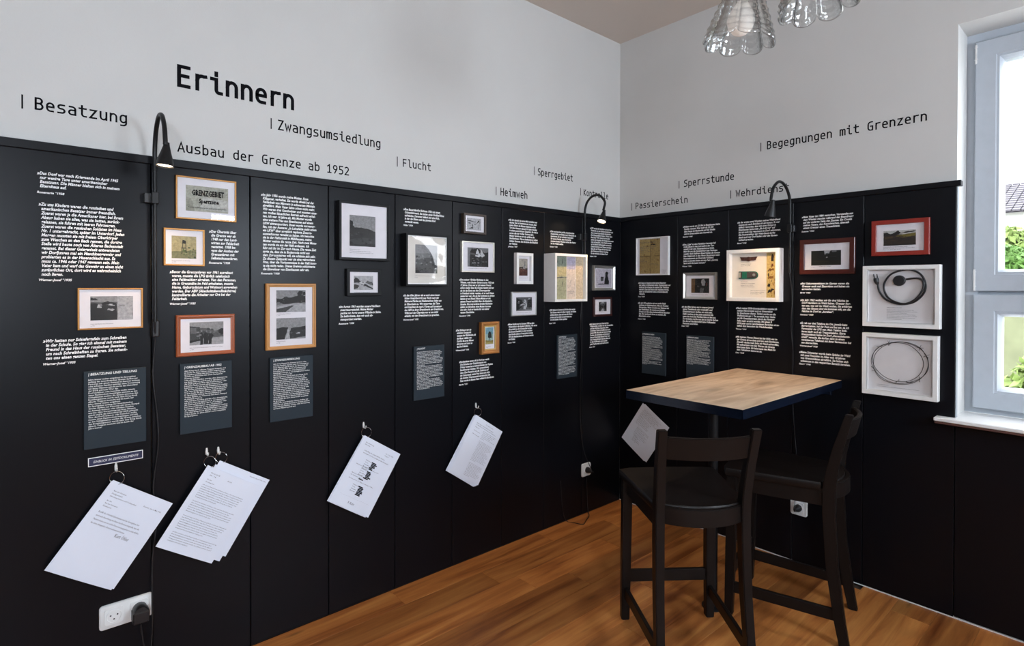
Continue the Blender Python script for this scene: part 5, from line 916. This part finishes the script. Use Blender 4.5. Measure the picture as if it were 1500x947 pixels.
c1 = cable('black cable dangling from the leftmost gooseneck lamp to the double socket', 1, [(-2.609, 1.28, .036), (-2.607, 1.20, .012), (-2.612, 1.08, .008), (-2.600, .95, .006), (-2.597, .84, .008), (-2.612, .70, .006), (-2.604, .58, .006), (-2.615, .45, .008), (-2.618, .34, .02), (-2.620, .22, .03), (-2.628, .14, .035), (-2.645, .17, .04), (-2.655, .25, .045)])
sw = empty('cable_switch', wallm(1, -2.605, 1.222), 'small black inline switch with brass tip on the leftmost lamp cable', 'switch')
obj('switch_body', bx(-.011, .011, 0, .058, .004, .022, bev=.003), BPLAST, sw); obj('brass_tip', bx(-.005, .005, .058, .0605, .008, .018), mat('brass', (.6, .4, .15), .3, metal=.8), sw)
cable('thin black cable running down from the middle gooseneck lamp past the white box', 1, [(-.389, 1.50, .036), (-.386, 1.3, .008), (-.392, 1.15, .006), (-.385, 1.0, .007), (-.395, .8, .006), (-.388, .55, .006), (-.375, .40, .02), (-.350, .30, .05), (-.336, .272, .058)], .0022)
cable('thin black cable hanging below the right-wall gooseneck lamp', 2, [(1.092, 1.47, .036), (1.094, 1.35, .010), (1.088, 1.2, .006), (1.10, 1.05, .006), (1.095, .9, .006), (1.105, .7, .006), (1.120, .5, .006), (1.12, .36, .02), (1.128, .275, .052)], .0022)
bm = bmesh.new(); tube(bm, spline([(.002, -.560, .25), (.004, -.545, .08), (.012, -.52, .006), (.060, -.50, .003), (.105, -.478, .003), (.085, -.43, .003), (.050, -.36, .004), (.020, -.33, .003), (.006, -.32, .02), (.004, -.325, .12), (.004, -.333, .235)], 6), .0022, 6)
for v in bm.verts: pass
o = obj('floor_cable', bm, BPLAST, smooth=60); tag(o, 'thin black cable looping on the floor below the left wall near the corner', 'cable')
# ------------------------------------------------------------------ bar table fixed to the right wall
e = empty('bar_table', Matrix.Translation((1.067, -.51, 0)), 'high bar table with oak top and black edge standing against the right wall', 'table')
X0, X1, Y0, Y1, ZT = .807-1.067, 1.327-1.067, -.999+.51, -.014+.51, .955
obj('tabletop', bx(X0+.001, X1-.001, Y0+.001, Y1-.001, ZT-.036, ZT, bev=.0008), OAK, e)
bm = bmesh.new()
for a in ((X0, X0+.0012, Y0, Y1), (X1-.0012, X1, Y0, Y1), (X0, X1, Y0, Y0+.0012), (X0, X1, Y1-.0012, Y1)): box(bm, a[0], a[1], a[2], a[3], ZT-.0365, ZT-.0008)
obj('edge_band', bm, TBLACK, e)
bm = bmesh.new(); tube(bm, [(-.027, -.175, .006), (-.027, -.175, ZT-.040)], .020, 20); obj('leg', bm, METALB, e, smooth=60)
bm = bmesh.new(); lathe(bm, [(.0001, 0), (.045, 0), (.045, .005), (.022, .010), (.0001, .010)], 24); obj('foot_plate', bm, METALB, e, Matrix.Translation((-.027, -.175, 0)), smooth=30)
bm = bmesh.new(); lathe(bm, [(.0001, ZT-.048), (.022, ZT-.048), (.05, ZT-.042), (.05, ZT-.0365), (.0001, ZT-.0365)], 24); obj('top_flange', bm, METALB, e, Matrix.Translation((-.027, -.175, 0)), smooth=30)
obj('wall_batten', bx(X0+.04, X1-.04, Y1-.026, Y1-.001, ZT-.075, ZT-.0365, bev=.002), TBLACK, e)
# ------------------------------------------------------------------ bar chairs
def beam(bm, path, half, axis=(1, 0, 0), bev=.003):
    """rectangular bar along path [(point, half_x, half_y)]; horizontal sections"""
    rings = [[Vector((p[0]-hx, p[1]-hy, p[2])), Vector((p[0]+hx, p[1]-hy, p[2])), Vector((p[0]+hx, p[1]+hy, p[2])), Vector((p[0]-hx, p[1]+hy, p[2]))] for p, hx, hy in path]
    before = set(bm.edges); loft(bm, rings); new = [e_ for e_ in bm.edges if e_ not in before]
    es = [q for q in new if abs((q.verts[0].co-q.verts[1].co).normalized().z) > .6] + [q for q in new if min(q.verts[0].co.z, q.verts[1].co.z) > max(r[0].z for r in rings)-1e-5] + [q for q in new if max(q.verts[0].co.z, q.verts[1].co.z) < min(r[0].z for r in rings)+1e-5]
    bmesh.ops.bevel(bm, geom=list(set(es)), offset=bev, segments=2, affect='EDGES')
def make_chair(mw, lab):
    e = empty('bar_chair', mw, lab, 'chair', 'black-brown bar chairs')
    for sx in (-1, 1):
        bm = bmesh.new(); beam(bm, [((sx*.181, .203, 0), .0165, .0165), ((sx*.179, .198, .25), .019, .019), ((sx*.177, .192, .592), .020, .020)], 0); obj('leg', bm, CHAIRM, e)
        bm = bmesh.new()
        zz = [(0, -.225, .1640, .014, .018), (.10, -.207, .1620, .015, .020), (.30, -.180, .158, .016, .0215), (.50, -.168, .1555, .0165, .023), (.60, -.168, .155, .0165, .0235), (.68, -.178, .156, .0165, .021), (.78, -.200, .160, .0165, .018), (.88, -.228, .1645, .0165, .015), (.908, -.236, .1655, .0165, .014)]
        beam(bm, [((sx*x, y, z), hx, hy) for z, y, x, hx, hy in zz], 0); obj('leg', bm, CHAIRM, e, label='rear leg rising as backrest post')
    def curved(z0, z1, yc, sag, x, th, nm, lab=None, lean=0):
        bm = bmesh.new(); rings = []
        for i in range(13):
            t = -1+2*i/12; y = yc-sag*(1-t*t)
            rings.append([Vector((t*x, y-th/2, z0)), Vector((t*x, y+th/2, z0)), Vector((t*x, y+th/2-lean, z1)), Vector((t*x, y-th/2-lean, z1))])
        loft(bm, rings)
        bmesh.ops.bevel(bm, geom=[q for q in bm.edges if abs((q.verts[0].co-q.verts[1].co).normalized().x) > .6], offset=.003, segments=2, affect='EDGES')
        obj(nm, bm, CHAIRM, e, label=lab, smooth=35)
    curved(.800, .882, -.203, .034, .156, .018, 'backrest', None, .020)
    curved(.560, .623, -.166, .050, .150, .018, 'rear_rail')
    # seat: shaped slab
    n = 14; bm = bmesh.new(); out = []
    fr = [(-.205, .215), (-.16, .232), (0, .238), (.16, .232), (.205, .215)]
    bk = [(.170, -.140), (.140, -.142), (.137, -.172), (.10, -.190), (.05, -.202), (0, -.206), (-.05, -.202), (-.10, -.190), (-.137, -.172), (-.140, -.142), (-.170, -.140)]
    o = fr+bk
    def sc_(k, z): return [Vector((x*k, (y-.01)*k+.01, z)) for x, y in o]
    rs = [sc_(.985, .596), sc_(1, .601), sc_(1, .622), sc_(.985, .628), sc_(.85, .627), sc_(.6, .621), sc_(.3, .618)]
    loft(bm, rs); obj('seat', bm, CHAIRM, e, smooth=35)
    obj('apron', bx(-.160, .160, .183, .203, .535, .598, bev=.002), CHAIRM, e)
    for sx in (-1, 1):
        bm = bmesh.new(); loft(bm, [[Vector((sx*.150+a, -.148, z)) for a, z in ((-.010, .535), (.010, .535), (.010, .598), (-.010, .598))], [Vector((sx*.172+a, .176, z)) for a, z in ((-.010, .535), (.010, .535), (.010, .598), (-.010, .598))]]); obj('apron', bm, CHAIRM, e)
        bm = bmesh.new(); loft(bm, [[Vector((sx*.161+a, -.190, z)) for a, z in ((-.008, .095), (.008, .095), (.008, .140), (-.008, .140))], [Vector((sx*.179+a, .184, z)) for a, z in ((-.008, .095), (.008, .095), (.008, .140), (-.008, .140))]]); bmesh.ops.bevel(bm, geom=bm.edges[:], offset=.002, segments=1, affect='EDGES'); obj('stretcher', bm, CHAIRM, e)
    obj('stretcher', bx(-.165, .165, .189, .208, .160, .208, bev=.002), CHAIRM, e)
    obj('stretcher', bx(-.145, .145, -.182, -.166, .232, .272, bev=.002), CHAIRM, e) if False else None
    return e
def CM(x, y, a): return Matrix.Translation((x, y, 0)) @ Matrix.Rotation(math.radians(a), 4, 'Z')
make_chair(CM(1.112, -1.030, 51.5), 'dark wooden bar chair in front, its curved backrest turned to the viewer')
make_chair(CM(1.27, -.455, 102.7), 'dark wooden bar chair at the right side of the table, seen from its side')
# ------------------------------------------------------------------ ceiling lamp with glass shades
e = empty('ceiling_lamp', Matrix.Translation((1.566, -1.294, 3.0)), 'hanging lamp with pressed-glass flower shades under the ceiling', 'lamp')
def shade(x, y, z, tilt, rotz):
    n = 96; outer, inner = [], []
    prof = [(.028, .175), (.036, .166), (.048, .146), (.061, .120), (.073, .090), (.084, .060), (.096, .030), (.105, .005), (.108, -.010)]
    def surf(off):
        rings = []
        pr = spline([(a, b, 0) for a, b in prof], 4)
        for j, p in enumerate(pr):
            f = min(1, max(0, (.17-p.y)/.10)); ring = []
            for k in range(n):
                a = 2*PI*k/n; lob = abs(math.cos(4*a)); lo = (lob**.5)
                r = (p.x*.95-off)*(1-.13*f+.17*f*lo)+ (.0032 if j % 3 == 0 else 0)*(1 if off == 0 else .2)
                zz = p.y - (0.020*lo-.012)*max(0, (.05-p.y)/.06)
                ring.append(Vector((r*math.cos(a), r*math.sin(a), zz)))
            rings.append(ring)
        return rings
    A = surf(0); B = surf(.0045); bm = bmesh.new(); loft(bm, A+B[::-1], cap=False, closed=True)
    M = Matrix.Translation((x, y, z)) @ Matrix.Rotation(rotz, 4, 'Z') @ Matrix.Rotation(math.radians(tilt), 4, 'Y')
    s = obj('glass_shade', bm, SGLASS, e, M, smooth=180)
    bm = bmesh.new(); lathe(bm, [(.0001, .012), (.018, .015), (.034, .030), (.041, .052), (.038, .072), (.024, .095), (.015, .110), (.0001, .112)], 24); obj('bulb', bm, OPAL, s, smooth=60)
    bm = bmesh.new(); prof2 = [(.0001, .108)]+[(.019+(.003 if i % 2 else 0), .110+i*.007) for i in range(9)]+[(.030, .176), (.030, .186), (.0001, .190)]
    lathe(bm, prof2, 24); obj('lamp_holder', bm, CHROME, s, smooth=30)
    return M
c = Vector((1.566, -1.294, 3.0))
for p, t_, rz in ((Vector((1.457, -1.299, 2.160)), 6, PI), (Vector((1.680, -1.286, 2.196)), 6, 0)):
    q = p-c; shade(q.x, q.y, q.z, t_*-1, rz)
    bm = bmesh.new(); sg = 1 if q.x > 0 else -1
    tube(bm, spline([(q.x+sg*.0-sg*.018, q.y, q.z+.185), (q.x*.95, q.y*.9, q.z+.26), (q.x*.6, q.y*.6, q.z+.33), (q.x*.15, q.y*.15, q.z+.34)], 6), .007, 10); obj('arm', bm, CHROME, e, smooth=60)
bm = bmesh.new(); lathe(bm, [(.0001, -.53), (.016, -.525), (.026, -.50), (.022, -.47), (.009, -.45), (.008, -.05), (.008, -.04), (.055, -.03), (.060, -.001), (.0001, -.001)], 24); obj('stem', bm, CHROME, e, smooth=40)
# ------------------------------------------------------------------ outside the window
GRASS = mat('lawn', (.12, .18, .05), .9, noise=(.5, 6)); CONC = mat('pale_paving', (.62, .62, .60), .9, noise=(.08, 4))
o = obj('ground', bx(-14, 16, .8, 30, -.4, -.3), CONC); struct(o)
bm = bmesh.new(); loft(bm, [[Vector(p) for p in ((-6, 4.6, -.3), (-6, 5.0, 1.50), (-6, 8.5, 2.15), (-6, 16, 2.3), (-6, 16, -.3))], [Vector(p) for p in ((9, 4.6, -.3), (9, 5.0, 1.50), (9, 8.5, 2.15), (9, 16, 2.3), (9, 16, -.3))]])
o = obj('garden_bank', bm, mat('bank_soil', (.12, .13, .07), .95, noise=(.4, 5))); struct(o)
random.seed(3)
def leafbush(lab, x, y, z, rx, ry, rz, n, col, grp):
    bm = bmesh.new(); r = random.Random(int(x*100)+n)
    for i in range(n):
        a, b_ = r.uniform(0, 2*PI), r.uniform(0, PI/2); k = r.uniform(.55, 1)
        c_ = Vector((rx*k*math.cos(a)*math.cos(b_), ry*k*math.sin(a)*math.cos(b_), rz*k*math.sin(b_)))
        d1 = Vector((r.uniform(-1, 1), r.uniform(-1, 1), r.uniform(-1, 1))).normalized(); d2 = d1.cross(Vector((r.uniform(-1, 1), r.uniform(-1, 1), r.uniform(-1, 1)))).normalized(); L_ = r.uniform(.03, .07)
        bm.faces.new([bm.verts.new(c_+v) for v in (d1*L_, d2*L_*.5, -d1*L_, -d2*L_*.5)])
    tube(bm, [(0, 0, -.02), (0, 0, rz*.7)], .015, 5)
    o = obj('leafy_bush', bm, col, None, Matrix.Translation((x, y, z))); tag(o, lab, 'bush', grp)
LEAF = mat('leaf_green', (.075, .16, .03), .7, noise=(.4, 3)); LEAF2 = mat('leaf_yellow_green', (.17, .24, .06), .7, noise=(.4, 3))
leafbush('dark green bush low on the bank, nearest the window pane', 1.15, 5.35, 1.52, .55, .25, .34, 2600, LEAF, 'bushes on the bank')
leafbush('yellow-green bush higher up the bank behind the dark green one', 1.10, 6.35, 1.72, .6, .35, .42, 2600, LEAF2, 'bushes on the bank')
leafbush('green bush further right on the bank, beyond the visible pane', 2.7, 5.6, 1.55, .6, .3, .5, 1600, LEAF, 'bushes on the bank')
leafbush('low bush down on the pale paving seen through the lower pane', 1.62, 4.0, -.3, .35, .30, 1.12, 1500, LEAF2, 'bushes on the paving')
h = empty('neighbour_house', Matrix.Translation((-.5, 18.5, 2.2)), 'pale house with dark tiled roof beyond the garden bank', 'house')
obj('wall', bx(-6, 6, 0, 6, -2.4, 1.45), mat('pale_render', (.7, .7, .68), .9), h)
TILE = mat('dark_roof_tile', (.085, .078, .09), .8, noise=(.3, 8))
bm = bmesh.new(); loft(bm, [[Vector((-6.4, -.5, 1.3)), Vector((-6.4, 3, 2.55)), Vector((-6.4, 6.5, 1.3)), Vector((-6.4, 3, 2.4))], [Vector((6.4, -.5, 1.3)), Vector((6.4, 3, 2.55)), Vector((6.4, 6.5, 1.3)), Vector((6.4, 3, 2.4))]]); roof = obj('roof', bm, TILE, h)
bm = bmesh.new()
for r_ in range(13):
    t = r_/13
    for k in range(64):
        x_ = -6.3+k*.197
        vs = [(x_, -.5+3.5*t, 1.34+1.25*t), (x_+.17, -.5+3.5*t, 1.34+1.25*t), (x_+.17, -.5+3.5*(t+.075), 1.345+1.25*(t+.07)), (x_, -.5+3.5*(t+.075), 1.345+1.25*(t+.07))]
        a = [Vector(v)+Vector((0, -.01, .05)) for v in vs]; a[2].z -= .03; a[3].z -= .03
        loft(bm, [[Vector(v) for v in vs], a])
o = obj('roof_tiles', bm, TILE, roof); o['kind'] = 'stuff'

h2 = empty('white_building', Matrix.Translation((0, 25.5, 2.2)), 'white building rising just above the dark roof ridge', 'house')
obj('wall', bx(-7, 7, 0, 5, -2.4, 3.0), mat('white_block_wall', (.75, .75, .75), .9), h2)
bm = bmesh.new()
for r_ in range(4):
    for k in range(26): box(bm, -6.6+k*.52+.2*(r_ % 2), -6.3+k*.52+.2*(r_ % 2), -.02, 0, 1.75+r_*.34, 1.81+r_*.34)
o = obj('wall_slot', bm, mat('dark_grey_slot', (.12, .12, .13), .9), h2); o['kind'] = 'stuff'  # rows of short dark grey dashes on the wall
